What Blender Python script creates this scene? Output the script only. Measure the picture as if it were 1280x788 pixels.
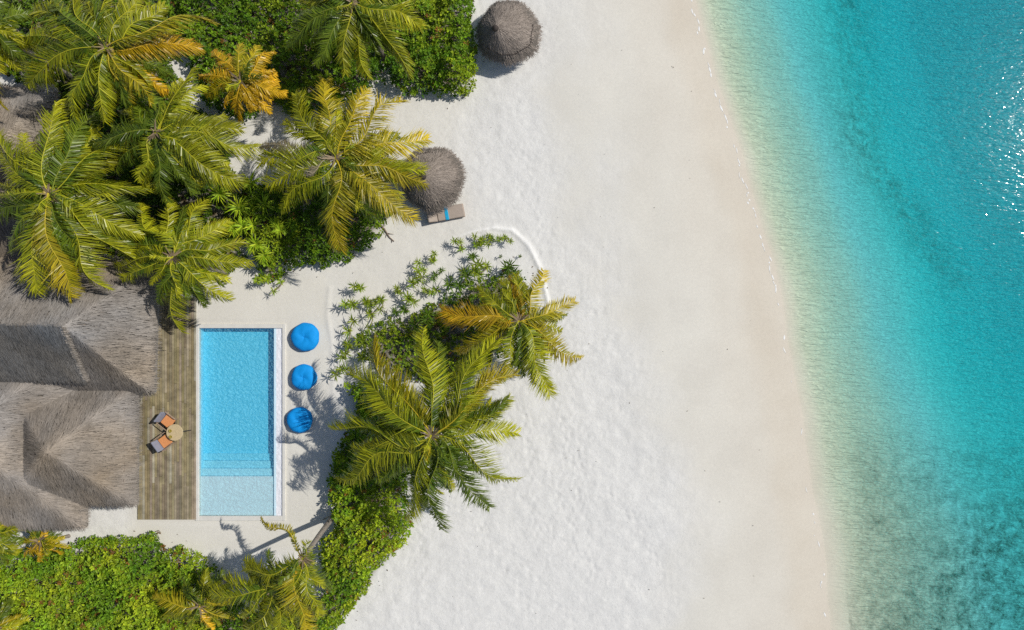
import bpy, math
import numpy as np

# ------------------------------------------------------------------ scene, camera, light
for o in list(bpy.data.objects):
    bpy.data.objects.remove(o)
SC = bpy.context.scene
COL = SC.collection
H = 35.5                 # camera height above the sand
F = 853.0                # focal length in photo pixels (1280 wide)
CX, CY = 640.0, 394.0

cam_d = bpy.data.cameras.new('camera')
cam = bpy.data.objects.new('camera', cam_d)
COL.objects.link(cam)
cam.location = (0, 0, H)
cam.rotation_euler = (0, 0, 0)
cam_d.sensor_width = 36.0
cam_d.lens = 36.0 * F / 1280.0
cam_d.clip_start = 0.5
cam_d.clip_end = 3000
SC.camera = cam

SUN_AZ = math.atan2(0.94, 0.34)          # clockwise from +Y (up in the picture)
SUN_EL = math.radians(47.2)
W = bpy.data.worlds.new('World')
SC.world = W
W.use_nodes = True
nt = W.node_tree
nt.nodes.clear()
sky = nt.nodes.new('ShaderNodeTexSky')
sky.sky_type = 'NISHITA'
sky.sun_disc = False
sky.sun_elevation = SUN_EL
sky.sun_rotation = SUN_AZ
bg = nt.nodes.new('ShaderNodeBackground')
bg.inputs['Strength'].default_value = 0.085
wo = nt.nodes.new('ShaderNodeOutputWorld')
nt.links.new(sky.outputs[0], bg.inputs['Color'])
nt.links.new(bg.outputs[0], wo.inputs['Surface'])

sun_d = bpy.data.lights.new('sun', 'SUN')
sun_d.energy = 3.6
sun_d.angle = math.radians(0.5)
sun_d.color = (1.0, 0.955, 0.88)
sun = bpy.data.objects.new('sun', sun_d)
COL.objects.link(sun)
sun.location = (60, 22, 60)
sun.rotation_euler = (math.pi / 2 - SUN_EL, 0, -SUN_AZ + math.pi)
SC.view_settings.view_transform = 'Standard'
SC.view_settings.look = 'None'
SC.view_settings.exposure = 0.09
SC.view_settings.gamma = 1.0
SC.view_settings.use_curve_mapping = False
SC.cycles.transparent_max_bounces = 24
SC.cycles.max_bounces = 8
SC.cycles.caustics_reflective = False
SC.cycles.caustics_refractive = False
SC.cycles.use_denoising = False

# ------------------------------------------------------------------ helpers
R = np.random.default_rng(7)
UP = np.array([0., 0., 1.])


def P(u, v, z=0.0):
    """point at height z seen at photo pixel (u, v)"""
    return np.array([(u - CX) / F * (H - z), (CY - v) / F * (H - z), z])


def nrm(a):
    a = np.asarray(a, float)
    return a / np.maximum(np.linalg.norm(a, axis=-1, keepdims=True), 1e-9)


def hash2(ix, iy, seed):
    n = (ix.astype(np.int64) * 374761393 + iy.astype(np.int64) * 668265263 + seed * 1274126177) & 0x7fffffff
    n = ((n ^ (n >> 13)) * 1274126177) & 0x7fffffff
    return ((n ^ (n >> 16)) & 0xffff) / 65535.0


def vnoise(x, y, seed=0):
    x = np.asarray(x, float); y = np.asarray(y, float)
    ix = np.floor(x).astype(np.int64); iy = np.floor(y).astype(np.int64)
    fx = x - ix; fy = y - iy
    fx = fx * fx * (3 - 2 * fx); fy = fy * fy * (3 - 2 * fy)
    a = hash2(ix, iy, seed); b = hash2(ix + 1, iy, seed)
    c = hash2(ix, iy + 1, seed); d = hash2(ix + 1, iy + 1, seed)
    return (a * (1 - fx) + b * fx) * (1 - fy) + (c * (1 - fx) + d * fx) * fy


def fbm(x, y, seed=0, octv=4):
    s = 0; a = .5; t = 0
    for k in range(octv):
        s = s + a * vnoise(x * 2 ** k + 17.3 * k, y * 2 ** k - 9.1 * k, seed + k); t += a; a *= .5
    return s / t


def sstep(a, b, x):
    t = np.clip((x - a) / (b - a), 0, 1)
    return t * t * (3 - 2 * t)


def inpoly(px, py, poly):
    poly = np.asarray(poly, float)
    ins = np.zeros(np.shape(px), bool)
    n = len(poly)
    for i in range(n):
        x1, y1 = poly[i]; x2, y2 = poly[(i + 1) % n]
        c = ((y1 > py) != (y2 > py)) & (px < (x2 - x1) * (py - y1) / (y2 - y1 + 1e-12) + x1)
        ins ^= c
    return ins


def polydist(px, py, pts, closed=True):
    pts = np.asarray(pts, float)
    d = np.full(np.shape(px), 1e9)
    n = len(pts)
    for i in range(n if closed else n - 1):
        a = pts[i]; b = pts[(i + 1) % n]
        ab = b - a
        t = np.clip(((px - a[0]) * ab[0] + (py - a[1]) * ab[1]) / (ab @ ab + 1e-12), 0, 1)
        d = np.minimum(d, np.hypot(px - a[0] - t * ab[0], py - a[1] - t * ab[1]))
    return d


class MB:
    """collects quads (and n-gons) for ONE mesh"""
    def __init__(s):
        s.V = []; s.F = []; s.C = []; s.n = 0

    def add(s, V, Fa, col=None):
        V = np.asarray(V, float)
        s.V.append(V)
        s.C.append(np.tile(np.asarray(col if col is not None else (1, 1, 1), float), (len(V), 1)) if np.ndim(col) < 2 else np.asarray(col, float))
        for f in Fa:
            s.F.append([int(i) + s.n for i in f])
        s.n += len(V)

    def addq(s, V, Q, col=None):
        V = np.asarray(V, float)
        s.V.append(V)
        s.C.append(np.tile(np.asarray(col if col is not None else (1, 1, 1), float), (len(V), 1)) if np.ndim(col) < 2 else np.asarray(col, float))
        s.F.extend((np.asarray(Q) + s.n).tolist())
        s.n += len(V)

    def box(s, c, size, rz=0.0, col=None, bev=0.0, rot=None):
        hx, hy, hz = [d / 2 for d in size]
        if bev > 0:
            b = min(bev, hx * .9, hy * .9, hz * .9)
            V = []
            for z, ins in ((-hz, b), (-hz + b, 0), (hz - b, 0), (hz, b)):
                x0 = hx - ins; y0 = hy - ins; c2 = b if ins == 0 else b * .6
                V += [(-x0 + c2, -y0, z), (x0 - c2, -y0, z), (x0, -y0 + c2, z), (x0, y0 - c2, z), (x0 - c2, y0, z), (-x0 + c2, y0, z), (-x0, y0 - c2, z), (-x0, -y0 + c2, z)]
            Fa = [list(range(7, -1, -1)), list(range(24, 32))]
            for k in range(3):
                for i in range(8):
                    j = (i + 1) % 8
                    Fa.append([k * 8 + i, k * 8 + j, k * 8 + 8 + j, k * 8 + 8 + i])
        else:
            V = [(-hx, -hy, -hz), (hx, -hy, -hz), (hx, hy, -hz), (-hx, hy, -hz), (-hx, -hy, hz), (hx, -hy, hz), (hx, hy, hz), (-hx, hy, hz)]
            Fa = [(3, 2, 1, 0), (4, 5, 6, 7), (0, 1, 5, 4), (1, 2, 6, 5), (2, 3, 7, 6), (3, 0, 4, 7)]
        V = np.array(V)
        if rot is not None:
            V = V @ np.asarray(rot).T
        if rz:
            ca, sa = math.cos(rz), math.sin(rz)
            V = V @ np.array([[ca, -sa, 0], [sa, ca, 0], [0, 0, 1]]).T
        s.add(V + np.asarray(c, float), Fa, col)

    def tube(s, pts, rad, n=8, col=None, cap=True):
        pts = np.asarray(pts, float); m = len(pts)
        rad = np.broadcast_to(rad, (m,))
        tg = nrm(np.gradient(pts, axis=0))
        V = []
        ref = np.array([1., 0, 0]) if abs(tg[0][0]) < .8 else np.array([0, 1., 0])
        for i in range(m):
            a = nrm(ref - tg[i] * (ref @ tg[i])); b = np.cross(tg[i], a); ref = a
            for k in range(n):
                th = 2 * math.pi * k / n
                V.append(pts[i] + rad[i] * (math.cos(th) * a + math.sin(th) * b))
        Fa = []
        for i in range(m - 1):
            for k in range(n):
                j = (k + 1) % n
                Fa.append([i * n + k, i * n + j, (i + 1) * n + j, (i + 1) * n + k])
        if cap:
            Fa.append(list(range(n - 1, -1, -1))); Fa.append([(m - 1) * n + k for k in range(n)])
        s.add(V, Fa, col)

    def lathe(s, prof, c, n=32, col=None, wob=None):
        V = []; m = len(prof)
        for (r, z) in prof:
            for k in range(n):
                th = 2 * math.pi * k / n
                rr = r * (wob(th, z) if wob else 1)
                V.append((c[0] + rr * math.cos(th), c[1] + rr * math.sin(th), c[2] + z))
        Fa = []
        for i in range(m - 1):
            for k in range(n):
                j = (k + 1) % n
                Fa.append([i * n + k, i * n + j, (i + 1) * n + j, (i + 1) * n + k])
        Fa.append(list(range(n - 1, -1, -1))); Fa.append([(m - 1) * n + k for k in range(n)])
        s.add(V, Fa, col)

    def build(s, name, mat, parent=None, smooth=False, origin=None):
        V = np.concatenate(s.V); C = np.concatenate(s.C)
        org = np.zeros(3)
        if parent is not None:
            org = wloc(parent)
        elif origin is not None:
            org = np.asarray(origin, float)
        me = bpy.data.meshes.new(name)
        V = V - org
        nl = np.array([len(f) for f in s.F], np.int32)
        flat = np.fromiter((i for f in s.F for i in f), np.int32, int(nl.sum()))
        me.vertices.add(len(V)); me.vertices.foreach_set('co', V.astype(np.float32).ravel())
        me.loops.add(len(flat)); me.loops.foreach_set('vertex_index', flat)
        me.polygons.add(len(nl))
        st = np.concatenate([[0], np.cumsum(nl)[:-1]]).astype(np.int32)
        me.polygons.foreach_set('loop_start', st)
        try:
            me.polygons.foreach_set('loop_total', nl)
        except Exception:
            pass
        me.update(calc_edges=True)
        at = me.color_attributes.new('Col', 'FLOAT_COLOR', 'POINT')
        at.data.foreach_set('color', np.concatenate([C, np.ones((len(C), 1))], 1).astype(np.float32).ravel())
        me.polygons.foreach_set('use_smooth', np.full(len(nl), bool(smooth)))
        me.validate()
        me.materials.append(mat)
        o = bpy.data.objects.new(name, me)
        COL.objects.link(o)
        if parent is not None:
            o.parent = parent
        elif origin is not None:
            o.location = org
        return o


def wloc(o):
    l = np.array(o.location)
    return l if o.parent is None else l + wloc(o.parent)


def tag(o, label=None, cat=None, group=None, kind=None):
    if label: o['label'] = label
    if cat: o['category'] = cat
    if group: o['group'] = group
    if kind: o['kind'] = kind
    return o


def empty(name, loc, label=None, cat=None, group=None):
    o = bpy.data.objects.new(name, None)
    COL.objects.link(o)
    o.location = tuple(float(a) for a in loc)
    o.empty_display_size = .3
    return tag(o, label, cat, group)


# ------------------------------------------------------------------ materials
def newmat(name):
    m = bpy.data.materials.new(name); m.use_nodes = True
    t = m.node_tree; t.nodes.clear()
    out = t.nodes.new('ShaderNodeOutputMaterial')
    return m, t, out


def N(t, typ, **kw):
    n = t.nodes.new(typ)
    for k, v in kw.items():
        if k in n.inputs.keys() if hasattr(n.inputs, 'keys') else False:
            n.inputs[k].default_value = v
        else:
            setattr(n, k, v)
    return n


def noise(t, scale, detail=3, rough=.55, vec=None, dist=0.0):
    n = t.nodes.new('ShaderNodeTexNoise')
    n.inputs['Scale'].default_value = scale; n.inputs['Detail'].default_value = detail
    n.inputs['Roughness'].default_value = rough; n.inputs['Distortion'].default_value = dist
    if vec is not None: t.links.new(vec, n.inputs['Vector'])
    return n


def pos(t, scale=(1, 1, 1), rot=0.0):
    g = t.nodes.new('ShaderNodeNewGeometry')
    mp = t.nodes.new('ShaderNodeMapping')
    mp.inputs['Scale'].default_value = scale
    mp.inputs['Rotation'].default_value = (0, 0, rot)
    t.links.new(g.outputs['Position'], mp.inputs['Vector'])
    return mp.outputs[0]


def ramp(t, fac, stops):
    r = t.nodes.new('ShaderNodeValToRGB')
    e = r.color_ramp.elements
    while len(e) < len(stops): e.new(.5)
    for i, (p, c) in enumerate(stops):
        e[i].position = p; e[i].color = (*c, 1) if len(c) == 3 else c
    t.links.new(fac, r.inputs[0])
    return r.outputs[0]


def mixc(t, fac, a, b, mode='MIX'):
    m = t.nodes.new('ShaderNodeMix'); m.data_type = 'RGBA'; m.blend_type = mode
    for sock, v in ((m.inputs[0], fac), (m.inputs[6], a), (m.inputs[7], b)):
        if isinstance(v, (int, float)): sock.default_value = v
        elif isinstance(v, tuple): sock.default_value = (*v, 1)
        else: t.links.new(v, sock)
    return m.outputs[2]


def math_(t, op, a, b=None, clamp=False):
    m = t.nodes.new('ShaderNodeMath'); m.operation = op; m.use_clamp = clamp
    for i, v in enumerate((a, b)):
        if v is None: continue
        if isinstance(v, (int, float)): m.inputs[i].default_value = v
        else: t.links.new(v, m.inputs[i])
    return m.outputs[0]


def bump(t, h, strength=.5, dist=.05, normal=None):
    b = t.nodes.new('ShaderNodeBump')
    b.inputs['Distance'].default_value = dist
    if isinstance(strength, (int, float)): b.inputs['Strength'].default_value = strength
    else: t.links.new(strength, b.inputs['Strength'])
    t.links.new(h, b.inputs['Height'])
    if normal is not None: t.links.new(normal, b.inputs['Normal'])
    return b.outputs[0]


def principled(t, out, color, rough=.6, normal=None, spec=.3, **kw):
    b = t.nodes.new('ShaderNodeBsdfPrincipled')
    if isinstance(color, tuple): b.inputs['Base Color'].default_value = (*color, 1)
    else: t.links.new(color, b.inputs['Base Color'])
    if isinstance(rough, (int, float)): b.inputs['Roughness'].default_value = rough
    else: t.links.new(rough, b.inputs['Roughness'])
    b.inputs['Specular IOR Level'].default_value = spec
    for k, v in kw.items(): b.inputs[k].default_value = v
    if normal is not None: t.links.new(normal, b.inputs['Normal'])
    if out is not None: t.links.new(b.outputs[0], out.inputs['Surface'])
    return b.outputs[0]


def simple(name, color, rough=.6, var=.15, scale=6, bmp=.2, spec=.3, **kw):
    m, t, out = newmat(name)
    n = noise(t, scale, 4, .6, pos(t))
    lo = tuple(c * (1 - var) for c in color); hi = tuple(min(1, c * (1 + var)) for c in color)
    c = ramp(t, n.outputs[0], [(.3, lo), (.7, hi)])
    n2 = noise(t, scale * 6, 3, .6, pos(t))
    principled(t, out, c, rough, bump(t, n2.outputs[0], bmp, .02), spec, **kw)
    return m


def mat_leaf(name, transl=.3, rough=.42, spec=.35, jit=.3):
    """leaf colour from the mesh (species, age), each leaf a little different"""
    m, t, out = newmat(name)
    a = t.nodes.new('ShaderNodeAttribute'); a.attribute_name = 'Col'
    g = t.nodes.new('ShaderNodeNewGeometry')
    hs = t.nodes.new('ShaderNodeHueSaturation')
    t.links.new(a.outputs['Color'], hs.inputs['Color'])
    mr = t.nodes.new('ShaderNodeMapRange')
    mr.inputs['To Min'].default_value = 1 - jit; mr.inputs['To Max'].default_value = 1 + jit
    t.links.new(g.outputs['Random Per Island'], mr.inputs[0])
    t.links.new(mr.outputs[0], hs.inputs['Value'])
    s = principled(t, None, hs.outputs[0], rough, None, spec)
    tr = t.nodes.new('ShaderNodeBsdfTranslucent')
    t.links.new(mixc(t, 1.0, hs.outputs[0], (1.25, 1.3, .6), 'MULTIPLY'), tr.inputs['Color'])
    mx = t.nodes.new('ShaderNodeMixShader'); mx.inputs[0].default_value = transl
    t.links.new(s, mx.inputs[1]); t.links.new(tr.outputs[0], mx.inputs[2])
    t.links.new(mx.outputs[0], out.inputs['Surface'])
    return m


def mat_attr(name, rough=.8, jit=.35, spec=.15, nscale=0, nvar=.3):
    """matt material: mesh colour, varied per strand / plank, plus soft weathering"""
    m, t, out = newmat(name)
    a = t.nodes.new('ShaderNodeAttribute'); a.attribute_name = 'Col'
    g = t.nodes.new('ShaderNodeNewGeometry')
    hs = t.nodes.new('ShaderNodeHueSaturation')
    t.links.new(a.outputs['Color'], hs.inputs['Color'])
    mr = t.nodes.new('ShaderNodeMapRange')
    mr.inputs['To Min'].default_value = 1 - jit; mr.inputs['To Max'].default_value = 1 + jit
    t.links.new(g.outputs['Random Per Island'], mr.inputs[0])
    t.links.new(mr.outputs[0], hs.inputs['Value'])
    c = hs.outputs[0]
    if nscale:
        n = noise(t, nscale, 5, .6, pos(t))
        w = ramp(t, n.outputs[0], [(.3, (1 - nvar,) * 3), (.7, (1 + nvar * .6,) * 3)])
        c = mixc(t, 1.0, c, w, 'MULTIPLY')
    principled(t, out, c, rough, None, spec)
    return m


def mat_sand():
    m, t, out = newmat('sand')
    a = t.nodes.new('ShaderNodeAttribute'); a.attribute_name = 'zone'
    sp = t.nodes.new('ShaderNodeSeparateColor'); t.links.new(a.outputs['Color'], sp.inputs[0])
    packed, wet, litter = sp.outputs[0], sp.outputs[1], sp.outputs[2]
    grass = a.outputs['Alpha']
    p = pos(t)
    n1 = noise(t, .35, 4, .6, p); n2 = noise(t, 2.2, 5, .65, p); n3 = noise(t, 9, 4, .7, p)
    loose = ramp(t, n2.outputs[0], [(.3, (.635, .625, .595)), (.7, (.70, .69, .655))])
    firm = ramp(t, n1.outputs[0], [(.3, (.61, .585, .52)), (.7, (.665, .64, .57))])
    c = mixc(t, packed, loose, firm)
    wetc = ramp(t, n1.outputs[0], [(.3, (.56, .505, .415)), (.7, (.61, .56, .47))])
    c = mixc(t, wet, c, wetc)
    # sand below the waterline: greener just under it, paler further down
    gz = t.nodes.new('ShaderNodeNewGeometry'); sz = t.nodes.new('ShaderNodeSeparateXYZ')
    t.links.new(gz.outputs['Position'], sz.inputs[0])
    mr = t.nodes.new('ShaderNodeMapRange'); mr.inputs['From Min'].default_value = -.49; mr.inputs['From Max'].default_value = -.555
    t.links.new(sz.outputs['Z'], mr.inputs[0])
    m2 = t.nodes.new('ShaderNodeMapRange'); m2.inputs['From Min'].default_value = -.64; m2.inputs['From Max'].default_value = -1.15
    t.links.new(sz.outputs['Z'], m2.inputs[0])
    olive = ramp(t, n1.outputs[0], [(.3, (.57, .585, .42)), (.7, (.62, .635, .47))])
    c = mixc(t, mr.outputs[0], c, mixc(t, m2.outputs[0], olive, (.68, .70, .66)))
    # fine grain
    c = mixc(t, 1.0, c, ramp(t, n3.outputs[0], [(.25, (.93,) * 3), (.75, (1.05,) * 3)]), 'MULTIPLY')
    bk = t.nodes.new('ShaderNodeAttribute'); bk.attribute_name = 'bank'
    c = mixc(t, bk.outputs['Fac'], c, (.82, .81, .78))
    # leaf litter under the shrubs
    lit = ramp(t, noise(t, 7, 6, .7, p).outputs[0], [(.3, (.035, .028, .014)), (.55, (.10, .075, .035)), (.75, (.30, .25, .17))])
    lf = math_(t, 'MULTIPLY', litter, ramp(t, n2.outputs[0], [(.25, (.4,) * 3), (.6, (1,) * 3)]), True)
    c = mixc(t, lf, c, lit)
    # seagrass beds on the sea floor
    gb = noise(t, 1.7, 7, .74, p, .5)
    gm = math_(t, 'MULTIPLY', grass, ramp(t, gb.outputs[0], [(.36, (0,) * 3), (.66, (1,) * 3)]), True)
    c = mixc(t, gm, c, ramp(t, n3.outputs[0], [(.3, (.015, .04, .018)), (.7, (.06, .09, .04))]))
    # relief: trampled loose sand, smooth packed sand
    vo = t.nodes.new('ShaderNodeTexVoronoi'); vo.inputs['Scale'].default_value = 6.5; vo.feature = 'SMOOTH_F1'
    t.links.new(mixc(t, .12, p, noise(t, 2.0, 3, .6, p).outputs['Color'], 'LINEAR_LIGHT'), vo.inputs['Vector'])
    f1 = noise(t, 9.0, 6, .7, p, .8)
    hsum = math_(t, 'ADD', math_(t, 'MULTIPLY', vo.outputs['Distance'], .5), math_(t, 'MULTIPLY', f1.outputs[0], .9))
    st = math_(t, 'SUBTRACT', 1.0, math_(t, 'MULTIPLY', packed, .86))
    st = math_(t, 'MULTIPLY', st, math_(t, 'SUBTRACT', 1.0, math_(t, 'MULTIPLY', wet, .85)))
    b1 = bump(t, hsum, math_(t, 'MULTIPLY', st, .42), .045)
    b2 = bump(t, noise(t, 30, 3, .7, p).outputs[0], .25, .012, b1)
    # wave-made ripples in the sand of the shallows
    pr = pos(t, (.28, 1.5, 1), math.radians(13))
    r1 = noise(t, 3.2, 2, .5, pr, .7); r2 = noise(t, 7.0, 1.5, .5, pr, .5)
    def crest(f):
        return math_(t, 'POWER', math_(t, 'SUBTRACT', 1.0, math_(t, 'ABSOLUTE', math_(t, 'SUBTRACT', math_(t, 'MULTIPLY', f, 2.0), 1.0))), 2.5)
    b2 = bump(t, math_(t, 'ADD', crest(r1.outputs[0]), math_(t, 'MULTIPLY', crest(r2.outputs[0]), .45)), math_(t, 'MULTIPLY', mr.outputs[0], .75), .075, b2)
    rg = ramp(t, wet, [(0, (.95,) * 3), (1, (.7,) * 3)])
    principled(t, out, c, rg, b2, .12)
    return m


def mat_water(name, wave_scale, stretch, rot, bstr, body, body_fac, absorb, density, bdist=.06, rough=.05, dfac=5.0):
    m, t, out = newmat(name)
    p = pos(t, stretch, rot)
    a = noise(t, wave_scale, 1.5, .5, p, .6)
    b = noise(t, wave_scale * 2.3, 1.5, .5, p, .4)
    c = noise(t, wave_scale * .28, 2, .5, p)
    h = math_(t, 'ADD', math_(t, 'ADD', a.outputs[0], math_(t, 'MULTIPLY', b.outputs[0], .38)), math_(t, 'MULTIPLY', c.outputs[0], .8))
    nb = bump(t, h, bstr, bdist)
    fr = t.nodes.new('ShaderNodeFresnel'); fr.inputs['IOR'].default_value = 1.33
    t.links.new(nb, fr.inputs['Normal'])
    tr = t.nodes.new('ShaderNodeBsdfTransparent'); tr.inputs['Color'].default_value = (1, 1, 1, 1)
    df = t.nodes.new('ShaderNodeBsdfDiffuse'); df.inputs['Color'].default_value = (*body, 1)
    def crest(f):
        return math_(t, 'POWER', math_(t, 'SUBTRACT', 1.0, math_(t, 'ABSOLUTE', math_(t, 'SUBTRACT', math_(t, 'MULTIPLY', f, 2.0), 1.0))), 2.5)
    hc = math_(t, 'ADD', math_(t, 'ADD', crest(a.outputs[0]), math_(t, 'MULTIPLY', crest(b.outputs[0]), .5)), math_(t, 'MULTIPLY', c.outputs[0], .6))
    nb2 = bump(t, hc, 1.0, bdist * dfac)
    t.links.new(nb2, df.inputs['Normal'])
    mx = t.nodes.new('ShaderNodeMixShader'); # scattering in the water grows with its depth (mesh attribute)
    da = t.nodes.new('ShaderNodeAttribute'); da.attribute_name = 'Col'
    t.links.new(math_(t, 'MULTIPLY', da.outputs['Fac'], body_fac), mx.inputs[0])
    t.links.new(tr.outputs[0], mx.inputs[1]); t.links.new(df.outputs[0], mx.inputs[2])
    gl = t.nodes.new('ShaderNodeBsdfGlossy'); gl.inputs['Roughness'].default_value = rough
    t.links.new(nb, gl.inputs['Normal'])
    m2 = t.nodes.new('ShaderNodeMixShader')
    gb = t.nodes.new('ShaderNodeNewGeometry')
    t.links.new(math_(t, 'MULTIPLY', fr.outputs[0], math_(t, 'SUBTRACT', 1.0, gb.outputs['Backfacing']), True), m2.inputs[0]); t.links.new(mx.outputs[0], m2.inputs[1]); t.links.new(gl.outputs[0], m2.inputs[2])
    t.links.new(m2.outputs[0], out.inputs['Surface'])
    va = t.nodes.new('ShaderNodeVolumeAbsorption')
    va.inputs['Color'].default_value = (*absorb, 1); va.inputs['Density'].default_value = density
    t.links.new(va.outputs[0], out.inputs['Volume'])
    return m


M = {}
M['sand'] = mat_sand()
M['sea'] = mat_water('sea_water', 3.3, (.55, 1.35, 1), math.radians(10), 1.0, (.10, .62, .62), .22, (.05, .920, .952), 0.93, .0135, .07, 50.0)
M['pool_water'] = mat_water('pool_water', 3.6, (.85, 1.15, 1), 0, .8, (.38, .85, .97), .20, (.0, .85, .985), 1.3, .02, .05, 12.0)
M['palm'] = mat_leaf('palm_leaflets', .25, .36, .4, .36)
M['shrub'] = mat_leaf('shrub_leaves', .20, .5, .22, .36)
M['rachis'] = mat_attr('leaf_stalk', .5, .15, .3)
M['bark'] = simple('palm_bark', (.26, .225, .19), .85, .35, 9, .8)
M['thatch'] = mat_attr('thatch', .9, .30, .08, .9, .22)
M['deckwood'] = mat_attr('weathered_deck_boards', .75, .16, .2, 2.2, .4)
M['coping'] = simple('pale_pool_stone', (.62, .605, .56), .6, .06, 3, .1)
M['tile'] = simple('pale_aqua_pool_tile', (.56, .74, .83), .4, .04, 5, .05)
M['shelf'] = simple('pale_shelf_tile', (.70, .76, .80), .4, .04, 5, .05)
M['pebble'] = simple('white_overflow_pebbles', (.74, .75, .79), .55, .07, 14, .35)
M['bag'] = simple('bright_blue_fabric', (.004, .27, .70), .7, .06, 5, .25, .2)
M['orange'] = simple('orange_cushion_fabric', (.66, .28, .11), .8, .1, 12, .2)
M['greywood'] = simple('grey_weathered_teak', (.30, .22, .16), .7, .2, 14, .3)
M['greyfab'] = simple('grey_woven_back', (.24, .25, .31), .8, .12, 20, .3)
M['dark'] = simple('dark_metal', (.03, .032, .035), .5, .2, 8, .1)
M['tabletop'] = simple('pale_wood_tabletop', (.52, .41, .24), .55, .12, 14, .15)
M['lounger'] = simple('taupe_mattress_fabric', (.36, .30, .25), .85, .08, 10, .3)
M['towel'] = simple('turquoise_towel', (.01, .34, .58), .9, .1, 20, .4)
M['wall'] = simple('cream_render', (.55, .50, .42), .8, .08, 3, .2)
M['ochre'] = simple('small_dish_glaze', (.32, .25, .05), .4, .1, 8, .05)
M['wood'] = simple('driftwood', (.22, .17, .13), .85, .3, 12, .5)
M['foam'] = simple('sea_foam', (.80, .80, .77), .7, .05, 20, .4)
M['speck'] = simple('dry_leaf_scraps', (.16, .12, .08), .85, .4, 5, .2)
M['rope'] = simple('dark_binding', (.05, .04, .035), .85, .2, 20, .3)

# ------------------------------------------------------------------ beach, sea floor, sea
WATER_Z = -0.5
SHORE_PX = [(855, -160), (862, -40), (868, 0), (888, 70), (915, 155), (936, 225), (956, 290), (975, 360), (987, 430), (1002, 520), (1015, 600), (1029, 680), (1040, 788), (1048, 860), (1060, 1000)]
sh = np.array([P(u, v, WATER_Z)[:2] for u, v in SHORE_PX])
order = np.argsort(sh[:, 1])


def shore_x(y):
    return np.interp(y, sh[order, 1], sh[order, 0]) + .05 * np.sin(y * .9) + .02 * np.sin(y * 2.3 + 1)


VEG = {
    'top_right': [(486, -30), (592, -30), (589, 12), (593, 40), (596, 70), (592, 105), (575, 120), (545, 117), (512, 113), (488, 100), (475, 60)],
    'top_middle': [(200, -30), (480, -30), (472, 60), (482, 95), (455, 118), (425, 130), (385, 148), (350, 140), (330, 120), (292, 148), (255, 130), (235, 70), (205, 50)],
    'left': [(-30, -30), (200, -30), (205, 60), (240, 130), (285, 160), (290, 215), (240, 240), (170, 240), (90, 225), (55, 190), (35, 110), (-30, 70)],
    'middle': [(312, 232), (380, 225), (455, 240), (492, 262), (482, 288), (455, 312), (430, 325), (395, 332), (362, 325), (347, 350), (333, 358), (318, 335), (306, 295), (300, 250)],
    'mound': [(492, 398), (522, 386), (560, 372), (592, 348), (640, 336), (655, 350), (662, 380), (640, 425), (606, 470), (560, 480), (500, 475), (458, 452), (446, 425), (470, 405)],
    'grove': [(90, 235), (200, 235), (285, 220), (318, 240), (312, 300), (300, 335), (250, 345), (200, 330), (150, 335), (95, 300)],
    'bottom_middle': [(414, 570), (440, 525), (432, 480), (470, 470), (525, 560), (506, 620), (512, 650), (500, 690), (472, 720), (452, 748), (428, 778), (402, 820), (370, 820), (392, 760), (406, 722), (400, 692), (418, 650), (408, 620)],
    'bottom_left': [(-30, 702), (40, 692), (90, 684), (130, 675), (165, 674), (194, 668), (200, 692), (226, 690), (250, 700), (262, 718), (282, 738), (302, 762), (335, 772), (380, 762), (400, 820), (-30, 820)],
}


def px_of(X, Y, z=0.0):
    k = F / (H - z)
    return CX + X * k, CY - Y * k


POOL = dict(x0=249, x1=342, y0=410.5, y1=645, ox0=244.5, ox1=357, oy0=405, oy1=651)
RIDGE_PX = [(560, 300), (590, 290), (618, 285), (640, 288), (660, 306), (674, 334), (683, 368), (690, 400)]
EDGE_PX = [(412, 360), (409, 395), (415, 430), (417, 480), (414, 525)]


def beach_z(s):
    return WATER_Z * np.clip((s + 7.5) / 7.5, 0, 1.0) ** 1.6


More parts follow.
